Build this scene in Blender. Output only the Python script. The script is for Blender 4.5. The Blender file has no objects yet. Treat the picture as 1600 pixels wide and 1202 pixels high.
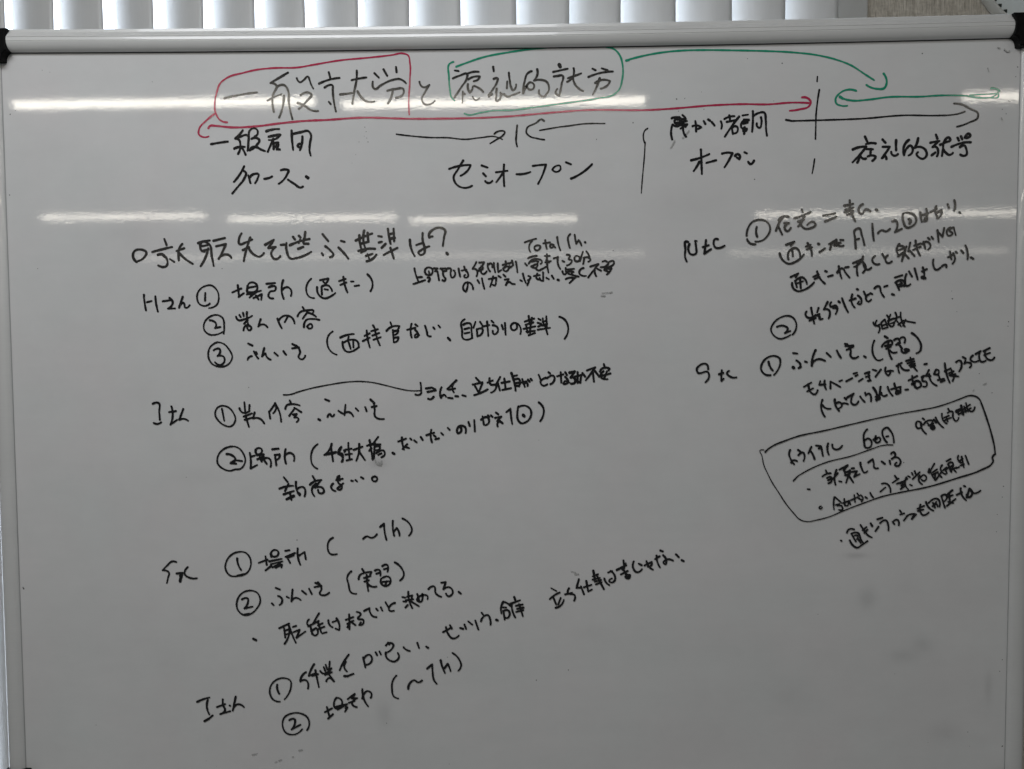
import bpy, bmesh, math, random
from mathutils import Matrix, Vector
random.seed(7)
C = bpy.context.scene.collection
sc = bpy.context.scene
Z0 = 1.87            # height of the upper edge of the white surface (m)
PI = math.pi

# ------------------------------------------------------------------ camera
cx, cy, cz, rx, ry, rz = [0.023748, -0.851696, -0.348652, -0.04297, 0.006418, 0.019969]
cam = bpy.data.cameras.new('camera')
cam.sensor_width = 36.0
cam.lens = 36.0 * 1155.0 / 1600.0
cam.clip_end = 100
co = bpy.data.objects.new('camera', cam); C.objects.link(co)
Rm = Matrix.Rotation(rz, 3, 'Z') @ Matrix.Rotation(rx, 3, 'X') @ Matrix.Rotation(ry, 3, 'Y')
right, fwd, up = Rm.col[0], Rm.col[1], Rm.col[2]
co.matrix_world = Matrix(((right.x, up.x, -fwd.x, cx), (right.y, up.y, -fwd.y, cy),
                          (right.z, up.z, -fwd.z, cz + Z0), (0, 0, 0, 1)))
sc.camera = co

# ------------------------------------------------------------------ world, lamps, exposure
w = bpy.data.worlds.new('World'); sc.world = w; w.use_nodes = True
bg = w.node_tree.nodes['Background']
bg.inputs[0].default_value = (0.93, 0.97, 1.0, 1); bg.inputs[1].default_value = 0.095
sc.view_settings.view_transform = 'Standard'; sc.view_settings.look = 'None'
sc.view_settings.exposure = 0.0; sc.view_settings.gamma = 1.0

def area(name, loc, rot, sx, sy, power, col):
    l = bpy.data.lights.new(name, 'AREA'); l.shape = 'RECTANGLE'; l.size = sx; l.size_y = sy
    l.energy = power; l.color = col
    o = bpy.data.objects.new(name, l); C.objects.link(o); o.location = loc; o.rotation_euler = rot
    return o
TUBE = (1.0, 0.94, 0.82)
# rows of fluorescent battens under the 2.5 m ceiling behind the photographer
for x0, x1, y, k in [(-1.975, -0.79, -2.04, 1), (-0.695, 0.49, -2.085, 1), (1.72, 2.92, -2.09, .8),
                     (-3.41, -2.24, -4.37, .8), (-2.13, -0.91, -4.50, .8), (-0.83, 0.39, -4.62, .8),
                     (1.68, 2.86, -4.55, .6), (2.92, 4.10, -4.56, .6)]:
    area('ceiling_tube', ((x0 + x1) / 2, y, Z0 + .63), (math.radians(78), 0, 0), x1 - x0, .029, 1.9 * k * (x1 - x0), TUBE)
for x0, x1 in [(-3.9, 1.19), (2.05, 4.77)]:
    area('far_ceiling_tube', ((x0 + x1) / 2, -6.6, Z0 + .63), (math.radians(82), 0, 0), x1 - x0, .04, .45 * (x1 - x0), TUBE)
# unseen fill light added above the picture to brighten the board's upper left
k = area('fill_light', (-.40, -.84, Z0 + .60), (0, 0, 0), 1.0, .35, 7.2, (0.95, 0.98, 1.02))
k.rotation_euler = Vector((0, .56, -1.6)).to_track_quat('-Z', 'Y').to_euler()

# ------------------------------------------------------------------ helpers
def mat(name):
    m = bpy.data.materials.new(name); m.use_nodes = True
    return m, m.node_tree.nodes, m.node_tree.links, m.node_tree.nodes['Principled BSDF']
def simple(name, col, rough=.5, metal=0., coat=0., coatr=.1):
    m, n, l, p = mat(name)
    p.inputs['Base Color'].default_value = (*col, 1); p.inputs['Roughness'].default_value = rough
    p.inputs['Metallic'].default_value = metal; p.inputs['Coat Weight'].default_value = coat
    p.inputs['Coat Roughness'].default_value = coatr
    return m
def noise(n, l, vec, scale, detail=3, rough=.5):
    t = n.new('ShaderNodeTexNoise'); t.inputs['Scale'].default_value = scale
    t.inputs['Detail'].default_value = detail; t.inputs['Roughness'].default_value = rough
    l.new(vec, t.inputs['Vector']); return t.outputs[0]
def mapping(n, l, vec, s):
    mp = n.new('ShaderNodeMapping'); mp.inputs['Scale'].default_value = s; l.new(vec, mp.inputs['Vector']); return mp.outputs[0]
def mth(n, l, op, a, b=None, c=None):
    m = n.new('ShaderNodeMath'); m.operation = op
    for i, v in enumerate((a, b, c)):
        if v is None: continue
        if isinstance(v, (int, float)): m.inputs[i].default_value = v
        else: l.new(v, m.inputs[i])
    return m.outputs[0]
def link_bm(name, bm, m, parent=None, smooth=False):
    me = bpy.data.meshes.new(name); bm.to_mesh(me); bm.free()
    if m: me.materials.append(m)
    if smooth:
        for f in me.polygons: f.use_smooth = True
    o = bpy.data.objects.new(name, me); C.objects.link(o)
    if parent: o.parent = parent
    return o
def box(bm, x0, x1, y0, y1, z0, z1):
    v = [bm.verts.new(p) for p in ((x0,y0,z0),(x1,y0,z0),(x1,y1,z0),(x0,y1,z0),(x0,y0,z1),(x1,y0,z1),(x1,y1,z1),(x0,y1,z1))]
    for f in ((0,3,2,1),(4,5,6,7),(0,1,5,4),(1,2,6,5),(2,3,7,6),(3,0,4,7)): bm.faces.new([v[i] for i in f])
def thing(name, label, cat, loc=(0,0,0)):
    o = bpy.data.objects.new(name, None); C.objects.link(o); o.location = loc
    o['label'] = label; o['category'] = cat; o.empty_display_size = .05
    return o

# ------------------------------------------------------------------ materials
# enamelled steel writing surface: white, glossy, faint eraser haze and a few stains
m_board, n, l, p = mat('enamelled_steel')
tc = n.new('ShaderNodeTexCoord').outputs['Object']
haze = noise(n, l, mapping(n, l, tc, (1, 1, 1.6)), 5.5, 4, .6)
wipe = noise(n, l, mapping(n, l, tc, (3, 1, 14)), 6, 3, .6)
fine = noise(n, l, tc, 34, 3, .65)
v = mth(n, l, 'MULTIPLY', mth(n, l, 'SUBTRACT', haze, .5), .16)
v = mth(n, l, 'ADD', v, mth(n, l, 'MULTIPLY', mth(n, l, 'SUBTRACT', wipe, .5), .045))
v = mth(n, l, 'ADD', v, mth(n, l, 'MULTIPLY', mth(n, l, 'SUBTRACT', fine, .5), .07))
v = mth(n, l, 'ADD', v, 1.0)
sep = n.new('ShaderNodeSeparateXYZ'); l.new(tc, sep.inputs[0])
wob = mth(n, l, 'MULTIPLY', mth(n, l, 'SUBTRACT', noise(n, l, tc, 60, 3), .5), 1.1)
for sx, sz, r1, r2, d in [(-.147,-.773,.008,.014,.12),(.416,-.635,.009,.011,.15),(.481,-.689,.010,.008,.11),(.458,-.703,.014,.008,.10),
                          (.402,-.585,.011,.003,.16),(.557,-.74,.004,.016,.12),(-.361,-.487,.03,.012,.035),(-.43,-.21,.02,.012,.05),
                          (.507,-.794,.016,.010,.09),(.503,-.402,.03,.016,.05),(.102,-.677,.016,.01,.05),(-.40,-.065,.02,.012,.05),
                          (-.149,-.476,.008,.005,.22),(.20,-.18,.03,.02,.04),(-.05,-.30,.02,.01,.05),(.33,-.75,.02,.02,.05)]:
    dx = mth(n, l, 'DIVIDE', mth(n, l, 'SUBTRACT', sep.outputs[0], sx), r1)
    dz = mth(n, l, 'DIVIDE', mth(n, l, 'SUBTRACT', sep.outputs[2], sz + .88), r2)
    d2 = mth(n, l, 'ADD', mth(n, l, 'MULTIPLY', dx, dx), mth(n, l, 'MULTIPLY', dz, dz))
    g = mth(n, l, 'EXPONENT', mth(n, l, 'MULTIPLY', mth(n, l, 'ADD', d2, wob), -.8))
    v = mth(n, l, 'SUBTRACT', v, mth(n, l, 'MINIMUM', mth(n, l, 'MULTIPLY', g, d), d))
tint = n.new('ShaderNodeMix'); tint.data_type = 'RGBA'
l.new(noise(n, l, tc, 9, 2), tint.inputs[0])
tint.inputs[6].default_value = (.70, .725, .715, 1); tint.inputs[7].default_value = (.735, .705, .705, 1)
mul = n.new('ShaderNodeVectorMath'); mul.operation = 'SCALE'
l.new(tint.outputs[2], mul.inputs[0]); l.new(v, mul.inputs['Scale']); l.new(mul.outputs[0], p.inputs['Base Color'])
p.inputs['Roughness'].default_value = .16
rr = mth(n, l, 'ADD', mth(n, l, 'MULTIPLY', fine, .038), .021); l.new(rr, p.inputs['Roughness'])
p.inputs['Specular IOR Level'].default_value = .5
bp = n.new('ShaderNodeBump'); bp.inputs['Strength'].default_value = .10; bp.inputs['Distance'].default_value = .00016
l.new(noise(n, l, tc, 260, 2, .5), bp.inputs['Height']); l.new(bp.outputs[0], p.inputs['Normal'])

def rail_material():
    m, n, l, p = mat('anodised_aluminium')
    tc = n.new('ShaderNodeTexCoord').outputs['Object']
    s = noise(n, l, mapping(n, l, tc, (2, 60, 400)), 4, 3, .6)
    d = noise(n, l, tc, 14, 4, .6)
    v = mth(n, l, 'ADD', mth(n, l, 'MULTIPLY', s, .07), mth(n, l, 'ADD', mth(n, l, 'MULTIPLY', d, .10), .62))
    cb = n.new('ShaderNodeCombineColor'); l.new(v, cb.inputs[0]); l.new(v, cb.inputs[1]); l.new(mth(n, l, 'MULTIPLY', v, .98), cb.inputs[2])
    l.new(cb.outputs[0], p.inputs['Base Color'])
    p.inputs['Metallic'].default_value = .10; p.inputs['Roughness'].default_value = .38
    p.inputs['Coat Weight'].default_value = .6; p.inputs['Coat Roughness'].default_value = .035
    return m
m_rail = rail_material()
def plastic_material():
    m, n, l, p = mat('black_plastic')
    tc = n.new('ShaderNodeTexCoord').outputs['Object']
    p.inputs['Base Color'].default_value = (.003, .003, .0035, 1); p.inputs['Specular IOR Level'].default_value = .09
    l.new(mth(n, l, 'ADD', mth(n, l, 'MULTIPLY', noise(n, l, tc, 90, 3), .2), .28), p.inputs['Roughness'])
    b = n.new('ShaderNodeBump'); b.inputs['Strength'].default_value = .15; b.inputs['Distance'].default_value = .0005
    l.new(noise(n, l, tc, 900, 2), b.inputs['Height']); l.new(b.outputs[0], p.inputs['Normal'])
    return m
m_cap = plastic_material()
m_seal = simple('grey_seal', (.38, .38, .38), .6)
m_gasket = simple('dark_gasket', (.02, .02, .02), .6)

def ink(name, col, var):
    m, n, l, p = mat(name)
    tc = n.new('ShaderNodeTexCoord').outputs['Object']
    f = noise(n, l, tc, 130, 3, .6)
    mx = n.new('ShaderNodeMix'); mx.data_type = 'RGBA'; l.new(f, mx.inputs[0])
    mx.inputs[6].default_value = (*[c * (1 - var) for c in col], 1)
    mx.inputs[7].default_value = (*[c * (1 + var) + .004 for c in col], 1)
    l.new(mx.outputs[2], p.inputs['Base Color'])
    p.inputs['Roughness'].default_value = .10; p.inputs['Specular IOR Level'].default_value = .45
    return m
INKM = {'k': ink('black_marker_ink', (.010, .010, .011), .5), 'r': ink('red_marker_ink', (.47, .030, .085), .15),
        'g': ink('green_marker_ink', (.016, .29, .17), .18)}
INKM['s'] = simple('wiped_ink_smear', (.44, .44, .43), .2)
m_speck = simple('dried_ink_speck', (.07, .07, .07), .4)

INK=[
("handwriting","black heading inside the red outline at top left","k","23:-3205,-561 -3042,-527 -2820,-498;26:-2463,-282 -2556,-334 -2667,-396 -2603,-418 -2643,-540 -2633,-720;26:-2595,-441 -2502,-425 -2467,-479 -2460,-614 -2422,-803;21:-2704,-593 -2615,-549 -2541,-523;26:-2514,-541 -2529,-658 -2574,-784;23:-2363,-346 -2327,-391 -2281,-365 -2235,-330 -2217,-366 -2200,-420 -2176,-465;26:-2321,-538 -2229,-509 -2201,-527 -2249,-599 -2346,-691;26:-2356,-624 -2286,-652 -2205,-707 -2126,-717;26:-1996,-283 -1978,-351;26:-2108,-410 -1997,-369 -1874,-349;26:-2044,-454 -1952,-437 -1953,-477 -1946,-585 -1921,-725;26:-2001,-615 -1980,-642;26:-1868,-535 -1807,-529 -1730,-519;26:-1675,-271 -1680,-373 -1706,-498 -1732,-641;26:-1735,-376 -1649,-359 -1567,-348;26:-1670,-502 -1634,-562 -1580,-611 -1479,-618;26:-1475,-301 -1424,-353;26:-1370,-261 -1329,-333;26:-1227,-236 -1221,-293;26:-1494,-397 -1474,-478 -1404,-439 -1275,-382 -1174,-375 -1115,-420;26:-1328,-500 -1240,-483 -1145,-488 -1146,-532 -1232,-580;26:-1267,-490 -1281,-558 -1324,-643"),
("handwriting","small black connecting letter between the red and green outlines","k","23:-962,-406 -926,-464 -851,-442 -903,-527 -936,-598 -913,-652 -859,-662 -789,-621"),
("handwriting","black heading inside the green outline at top centre","k","25:-559,-284 -516,-291;25:-580,-372 -505,-343 -418,-329 -423,-372 -492,-478 -566,-587;19:-470,-519 -473,-586 -478,-650;25:-470,-531 -446,-549;25:-409,-319 -350,-302 -289,-303;25:-407,-386 -346,-358 -273,-355 -284,-376 -344,-407;25:-412,-439 -409,-497 -391,-533 -363,-498 -351,-463 -301,-477 -238,-527;17:-359,-579 -325,-617 -280,-596;25:-119,-385 -74,-381 -81,-421 -129,-501 -177,-563;25:-175,-579 -137,-553;25:-84,-493 -91,-573 -85,-631 -62,-623 -43,-538;21:-39,-547 -16,-558;25:54,-318 62,-388 78,-477 102,-515 123,-496 136,-449;25:35,-414 30,-490;23:0,-557 29,-582 107,-562 175,-539;25:312,-304 271,-324 230,-426 214,-550;25:214,-550 252,-471 298,-428 338,-454 325,-503 284,-508 257,-462;25:376,-285 380,-321 339,-409 407,-401 486,-429 508,-492 483,-558 438,-591 397,-557 395,-517;40:625,-237 635,-258;25:556,-316 642,-298 719,-283;25:563,-366 606,-361 660,-358 651,-449 625,-575;25:623,-578 583,-551 601,-506;25:723,-388 787,-367 872,-336;25:787,-278 769,-388 714,-427;25:778,-371 810,-469 895,-533;25:998,-285 1034,-303;25:1103,-283 1170,-305;25:955,-377 1067,-339 1229,-320;25:1030,-445 1112,-411 1197,-426 1175,-465 1094,-509;25:1081,-393 1049,-481 1003,-573"),
("handwriting","","k","25:-123,-250 -117,-298"),
("drawn_outline","red marker outline round the first heading","r","20:-3174,-832 -3247,-811 -3301,-733 -3311,-603 -3286,-495 -3247,-397 -3162,-330 -2977,-278 -2829,-246 -2645,-229 -2333,-224 -2186,-201 -1856,-152 -1545,-128 -1271,-102 -1143,-86 -1093,-104 -1067,-203 -1071,-381 -1087,-650 -1083,-772"),
("drawn_arrow","long red marker arrow under both headings","r","21:-3314,-733 -3414,-809 -3499,-904 -3504,-962 -3459,-993 -3390,-987;23:-3392,-894 -3363,-866 -3323,-868 -3138,-888 -2843,-881 -2566,-850 -2290,-827 -2014,-818 -1665,-799 -1080,-817 -824,-820 87,-803 414,-778 903,-747 1662,-753 1896,-742 2328,-712 2705,-702 2974,-708 3243,-692 3431,-699;23:3353,-636 3421,-648 3452,-691 3431,-735 3333,-767 3217,-782"),
("drawn_outline","green marker outline round the second heading","g","21:-573,-188 -613,-205 -626,-352 -616,-495 -599,-584 -563,-621;21:-541,-242 -381,-186 -271,-151 92,-85 363,-54 815,-39 1139,-44 1247,-75 1310,-147 1337,-236 1334,-414 1301,-520 1229,-582 1066,-615 632,-672 360,-704 87,-736 -131,-739 -277,-760 -422,-780 -453,-767"),
("drawn_arrow","long curved green marker arrow reaching to the right","g","27:1381,-201 1409,-196;21:1400,-193 1715,-126 1984,-100 2253,-97 2612,-106 2969,-119 3237,-136 3505,-169 3737,-226 3898,-290 4042,-383 4155,-456;25:4259,-386 4294,-489 4272,-542 4187,-552 4070,-508"),
("drawn_arrow","short green marker arrow pointing left","g","21:3956,-571 3848,-559 3778,-592 3728,-659 3740,-712 3779,-730 3860,-735;30:3778,-635 3810,-656;21:3796,-646 3850,-667 3921,-679 4082,-672 4313,-645 4668,-645 4935,-634 5201,-646 5343,-666;16:5218,-636 5395,-628 5528,-621 5493,-647 5325,-658;21:5183,-642 5431,-667 5537,-651 5529,-612;28:5456,-565 5522,-576 5545,-594"),
("handwriting","black words directly under the left end of the red arrow","k","28:-3365,-1076 -3272,-1061 -3170,-1049;28:-2996,-924 -3039,-976 -3081,-1015 -3040,-1032 -3027,-1085 -3055,-1189;28:-3081,-1015 -3021,-993 -2942,-982 -2935,-1068 -2946,-1154;28:-3098,-1129 -3019,-1108 -2977,-1111;28:-3023,-1105 -2992,-1149 -2970,-1199;24:-2859,-997 -2828,-970 -2833,-916 -2871,-902 -2913,-924 -2927,-1014 -2929,-1032;28:-2897,-1021 -2837,-1013 -2809,-1033 -2843,-1096 -2923,-1154;28:-2923,-1151 -2885,-1114 -2839,-1116 -2793,-1142 -2743,-1161;32:-2698,-1000 -2642,-988 -2569,-978;24:-2564,-978 -2606,-1018 -2699,-1036;28:-2645,-1026 -2680,-1098 -2713,-1170;28:-2644,-1062 -2644,-1139;28:-2635,-1073 -2593,-1068 -2622,-1117 -2585,-1090 -2609,-1144 -2574,-1145"),
("handwriting","","k","28:-2434,-934 -2431,-1029 -2420,-1151;28:-2421,-973 -2329,-953 -2237,-945 -2214,-977 -2225,-1076 -2231,-1167 -2219,-1217;28:-2311,-1003 -2317,-1075 -2342,-1156;28:-2345,-1084 -2368,-1106 -2337,-1125"),
("handwriting","","k","28:-2724,-937 -2659,-920 -2577,-914"),
("handwriting","slanting black word under those words at left","k","27:-2989,-1330 -3040,-1420 -3111,-1506;27:-3006,-1380 -2974,-1398 -2994,-1475 -3061,-1556 -3132,-1637;27:-2943,-1435 -2920,-1521;27:-2929,-1462 -2873,-1418 -2825,-1424 -2835,-1468 -2866,-1522"),
("handwriting","","k","27:-2566,-1380 -2512,-1372 -2480,-1381 -2494,-1426 -2594,-1534;27:-2486,-1488 -2414,-1536 -2340,-1578 -2313,-1567"),
("handwriting","","k","27:-2759,-1475 -2717,-1469 -2669,-1450"),
("handwriting","","k","36:-2274,-1456 -2255,-1470"),
("drawn_arrow","thin black arrow pointing right to the short bar","k","17:-1232,-989 -1046,-1013 -863,-1030 -644,-1036 -443,-1056 -279,-1040 -97,-1032 -24,-1063;21:-115,-999 -60,-968 4,-983 -14,-1013 -88,-1061 -165,-1106"),
("drawn_bar","short upright black bar between the two thin arrows","k","22:145,-907 136,-997 132,-1087 144,-1145"),
("drawn_arrow","thin black arrow pointing left to the short bar","k","20:450,-862 427,-844 359,-883 254,-945 249,-989 286,-1030 358,-1053 453,-1071;17:399,-966 486,-952 595,-935 758,-916 885,-900 994,-896 1066,-897 1138,-899"),
("handwriting","large black word under the thin arrows","k","25:-224,-1529 -188,-1551 -142,-1528;25:-100,-1431 32,-1415;25:-8,-1346 -12,-1472 -6,-1589;25:-17,-1436 -97,-1543"),
("handwriting","","k","25:134,-1455 210,-1453 292,-1432;25:320,-1364 411,-1354 469,-1351 447,-1423 379,-1566;22:542,-1410 579,-1370 629,-1367 635,-1403 589,-1434 542,-1410"),
("handwriting","","k","25:-634,-1387 -482,-1349 -387,-1345 -428,-1413 -505,-1466;25:-473,-1295 -534,-1394 -584,-1484 -557,-1556 -470,-1602 -375,-1580"),
("handwriting","","k","25:-263,-1352 -196,-1376"),
("handwriting","","k","25:-246,-1442 -215,-1475"),
("handwriting","","k","25:697,-1327 753,-1351"),
("handwriting","","k","27:756,-1511 829,-1478 993,-1352"),
("divider_line","thin upright black line left of the right-hand heading","k","17:1623,-958 1599,-974 1594,-1131;15:1594,-1113 1582,-1310 1564,-1507 1551,-1683"),
("handwriting","heavy black words right of the thin divider line","k","26:2446,-891 2457,-927 2451,-972;26:2486,-865 2545,-839 2598,-835;26:2540,-826 2552,-888;26:2651,-839 2581,-929 2492,-1061;26:2513,-897 2608,-880;26:2568,-960 2582,-1031;26:2572,-960 2626,-951 2622,-1018 2582,-1025;24:2688,-828 2751,-819;26:2706,-875 2760,-879 2698,-912;26:2715,-881 2675,-921 2685,-970 2716,-957;26:2698,-921 2747,-908;26:2694,-983 2739,-975 2730,-1002 2698,-1001;26:2712,-957 2708,-1033;26:2804,-782 2805,-896 2797,-1011;26:2812,-835 2867,-803 2930,-799 2949,-880 2954,-987 2964,-1054;26:2895,-852 2900,-924 2882,-968 2855,-954 2849,-919"),
("handwriting","","k","26:1892,-849 1951,-836 1982,-839 1924,-889 1969,-921;26:1901,-920 1886,-1000 1899,-1085;26:1904,-920 1951,-939 2005,-895;26:2014,-815 2045,-842;26:1951,-865 2050,-858;26:1942,-903 2064,-882;26:1987,-886 2028,-913 1992,-966;26:1978,-926 2068,-918 2046,-949;26:2023,-948 2028,-1011 2055,-1056;22:1996,-850 1996,-903"),
("handwriting","","k","25:2127,-941 2185,-933 2226,-955 2194,-970;26:2158,-883 2167,-941 2168,-999"),
("handwriting","","k","26:2302,-867 2322,-881;26:2344,-897 2374,-935"),
("handwriting","","k","26:2253,-884 2271,-916"),
("handwriting","short black word under the heavy words at right of centre","k","27:2115,-1321 2214,-1295 2317,-1254;27:2223,-1203 2228,-1317 2235,-1474;27:2205,-1340 2174,-1397 2142,-1442;27:2285,-1352 2340,-1338 2394,-1324"),
("handwriting","","k","27:2462,-1251 2520,-1240 2579,-1247 2556,-1294 2489,-1405;28:2608,-1277 2637,-1258 2662,-1278 2656,-1315 2627,-1295"),
("handwriting","","k","27:2713,-1238 2741,-1252"),
("handwriting","","k","27:2757,-1346 2777,-1370 2822,-1333"),
("divider_line","broken upright black line near the arrow tips","k","19:3522,-408 3519,-461;19:3545,-554 3525,-692 3512,-833 3510,-976 3508,-1100;17:3500,-1323 3490,-1403 3475,-1484"),
("drawn_arrow","long black arrow pointing right at top right","k","22:3176,-883 3245,-896;19:3245,-896 3513,-892 4049,-879 4494,-849 4850,-856 5010,-852 5098,-839 5169,-815;22:5046,-726 5114,-733 5221,-784 5315,-847 5312,-883 5224,-935 5083,-983"),
("handwriting","bold black words under the long black arrow","k","28:4257,-1114 4291,-1150;28:4261,-1196 4339,-1195 4304,-1252 4252,-1321;28:4261,-1318 4292,-1301 4304,-1331;28:4356,-1253 4367,-1284 4403,-1296 4431,-1280;29:4552,-1123 4510,-1166 4491,-1228 4499,-1292;28:4501,-1290 4527,-1219 4571,-1186 4593,-1211 4579,-1278 4550,-1295;28:4654,-1105 4646,-1145 4618,-1211 4687,-1203 4739,-1239 4751,-1297 4716,-1333 4662,-1314 4639,-1278 4654,-1261;28:4851,-1068 4868,-1112;28:4791,-1157 4837,-1147 4891,-1139;28:4877,-1143 4816,-1205 4856,-1204 4879,-1250 4867,-1308;28:4809,-1295 4848,-1266;28:4900,-1181 4958,-1155 5013,-1125 4997,-1102 4944,-1144 4932,-1224 4923,-1304;28:4935,-1233 4964,-1269 5005,-1294 5044,-1272;28:5093,-1106 5108,-1137;28:5130,-1091 5144,-1123;32:5174,-1104 5218,-1063 5232,-1078 5192,-1107;28:5027,-1205 5105,-1174 5175,-1158 5239,-1157;28:5121,-1208 5176,-1196 5187,-1218 5187,-1301 5126,-1293"),
("handwriting","","k","28:4061,-1080 4090,-1141;28:4073,-1165 4124,-1152 4180,-1157;28:3927,-1221 4009,-1195 4078,-1192 4019,-1267 3926,-1364;28:4001,-1293 3997,-1329 3980,-1366;28:4014,-1293 4042,-1325 4075,-1325;28:4080,-1218 4152,-1222;28:4130,-1219 4124,-1268;28:4095,-1301 4153,-1291 4182,-1304 4171,-1331 4147,-1350"),
("handwriting","","k","31:4409,-1124 4408,-1182 4411,-1236"),
("handwriting","large black question line starting with a hand drawn box","k","28:-3035,-2094 -3066,-2153 -3062,-2214 -2990,-2197 -2912,-2164;28:-2937,-2144 -2968,-2227 -3017,-2410;28:-3025,-2285 -2954,-2252;28:-2954,-2264 -2897,-2337 -2830,-2360 -2782,-2321;28:-2765,-2226 -2663,-2171 -2727,-2263 -2642,-2252 -2696,-2339 -2656,-2391 -2589,-2355;28:-2583,-2230 -2545,-2226;28:-2518,-2209 -2517,-2297 -2467,-2388 -2415,-2383 -2233,-2311;28:-2440,-2140 -2418,-2169;28:-2373,-2127 -2354,-2145;28:-2298,-2084 -2307,-2153;28:-2479,-2234 -2382,-2196 -2251,-2165;22:-2359,-2167 -2375,-2210;28:-2314,-2160 -2323,-2204;28:-2383,-2276 -2324,-2255;28:-2316,-2218 -2264,-2219;28:-2110,-2330 -2096,-2352"),
("handwriting","","k","28:-1716,-2187 -1627,-2147 -1527,-2109;28:-1618,-2076 -1630,-2174 -1607,-2276;28:-1674,-2129 -1669,-2217 -1644,-2312;30:-1579,-2101 -1572,-2203;28:-1660,-2224 -1583,-2206;28:-1688,-2307 -1585,-2283 -1496,-2284;28:-1659,-2327 -1600,-2298;24:-1585,-2342 -1564,-2396;28:-1601,-2364 -1526,-2342;28:-1594,-2425 -1542,-2408 -1482,-2350;28:-1457,-2139 -1417,-2146"),
("handwriting","","k","28:-4266,-2409 -4306,-2347 -4286,-2284 -4214,-2267 -4148,-2304 -4171,-2352 -4247,-2399;28:-3934,-2149 -3911,-2218;28:-4080,-2297 -3960,-2266 -3847,-2241;28:-4014,-2330 -3964,-2325 -3929,-2350 -3920,-2460 -4013,-2452;22:-3969,-2328 -3940,-2357;25:-3876,-2380 -3826,-2413;28:-3727,-2208 -3766,-2263 -3775,-2344 -3772,-2396;28:-3796,-2288 -3706,-2257;28:-3764,-2315 -3694,-2382 -3611,-2437"),
("handwriting","","k","28:-3541,-2200 -3466,-2178 -3406,-2171;28:-3508,-2195 -3501,-2288 -3469,-2300;28:-3466,-2183 -3414,-2215 -3388,-2348 -3368,-2462;28:-3504,-2236 -3429,-2223;28:-3501,-2291 -3423,-2271;28:-3520,-2464 -3474,-2391 -3426,-2259;28:-3364,-2175 -3230,-2144;28:-3333,-2238 -3221,-2214 -3252,-2283 -3310,-2385;28:-3307,-2381 -3239,-2334 -3194,-2338 -3160,-2372"),
("handwriting","","k","28:-1419,-2273 -1374,-2230;28:-1345,-2057 -1332,-2147 -1315,-2230;28:-1279,-2057 -1274,-2199;28:-1324,-2118 -1275,-2107;36:-1310,-2169 -1269,-2162;27:-1397,-2354 -1319,-2315 -1238,-2276;28:-1319,-2274 -1281,-2396"),
("handwriting","","k","28:-868,-2159 -872,-2122 -831,-2076 -742,-2051 -688,-2081 -699,-2153 -715,-2258;28:-868,-2154 -831,-2149;36:-672,-2340 -661,-2353;28:-1093,-2186 -1083,-2273 -1041,-2370;28:-1020,-2246 -979,-2231 -950,-2224;28:-945,-2111 -944,-2209 -923,-2289 -937,-2348 -974,-2358 -997,-2336 -958,-2300 -871,-2261"),
("handwriting","","k","28:-2099,-2111 -2034,-2192"),
("handwriting","","k","28:-2069,-2250 -2006,-2304 -1977,-2349 -2018,-2375"),
("handwriting","","k","28:-1886,-2190 -1846,-2201"),
("handwriting","","k","28:-1917,-2266 -1859,-2325 -1805,-2394"),
("handwriting","","k","28:-1451,-2212 -1418,-2205"),
("handwriting","black name and first entry of the upper left list","k","25:-3159,-2769 -3054,-2725;25:-3093,-2688 -3081,-2813;25:-3086,-2821 -3025,-2780;25:-2979,-2696 -2988,-2763 -2868,-2734 -2881,-2672 -2956,-2663 -2979,-2696;24:-2972,-2716 -2882,-2702;25:-2988,-2792 -2824,-2752;25:-2951,-2792 -2868,-2756 -2959,-2829;25:-2915,-2837 -2817,-2793 -2823,-2855;25:-2884,-2808 -2855,-2852"),
("handwriting","","k","25:-3973,-2865 -3863,-2851;25:-3893,-2826 -3856,-2874 -3915,-2950 -3831,-2948;25:-3738,-2816 -3783,-2941;25:-3780,-2926 -3730,-2886 -3709,-2941 -3658,-2912;21:-3423,-2895 -3469,-2921 -3536,-2906 -3571,-2817 -3539,-2736 -3463,-2690 -3403,-2686 -3345,-2730 -3317,-2819 -3341,-2907 -3437,-2948;25:-3473,-2773 -3478,-2862"),
("handwriting","","k","21:-2238,-2619 -2279,-2665 -2299,-2753 -2267,-2824 -2208,-2842;25:-2138,-2637 -2041,-2620 -2079,-2670 -2101,-2652;25:-2121,-2711 -2118,-2802;25:-2109,-2704 -2050,-2697 -1999,-2763;21:-2088,-2740 -2048,-2748;25:-2172,-2718 -2153,-2806 -2090,-2846 -2022,-2826 -1962,-2785"),
("handwriting","","k","25:-2759,-2673 -2658,-2665;25:-2733,-2713 -2652,-2714 -2660,-2748 -2720,-2765 -2736,-2823 -2684,-2842;25:-2564,-2634 -2585,-2736 -2562,-2847;25:-2578,-2744 -2510,-2715 -2481,-2737 -2478,-2814"),
("handwriting","","k","25:-4191,-2790 -4186,-2871 -4171,-2967;25:-4156,-2874 -4103,-2861;25:-4057,-2806 -4049,-2902 -4032,-2983"),
("handwriting","","k","27:-1916,-2649 -1841,-2625;25:-1902,-2693 -1834,-2665;25:-1866,-2600 -1854,-2684 -1822,-2779"),
("handwriting","","k","25:-1778,-2655 -1750,-2655"),
("handwriting","","k","25:-1739,-2707 -1687,-2700"),
("handwriting","","k","25:-1586,-2576 -1538,-2642 -1532,-2716 -1555,-2767"),
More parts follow.
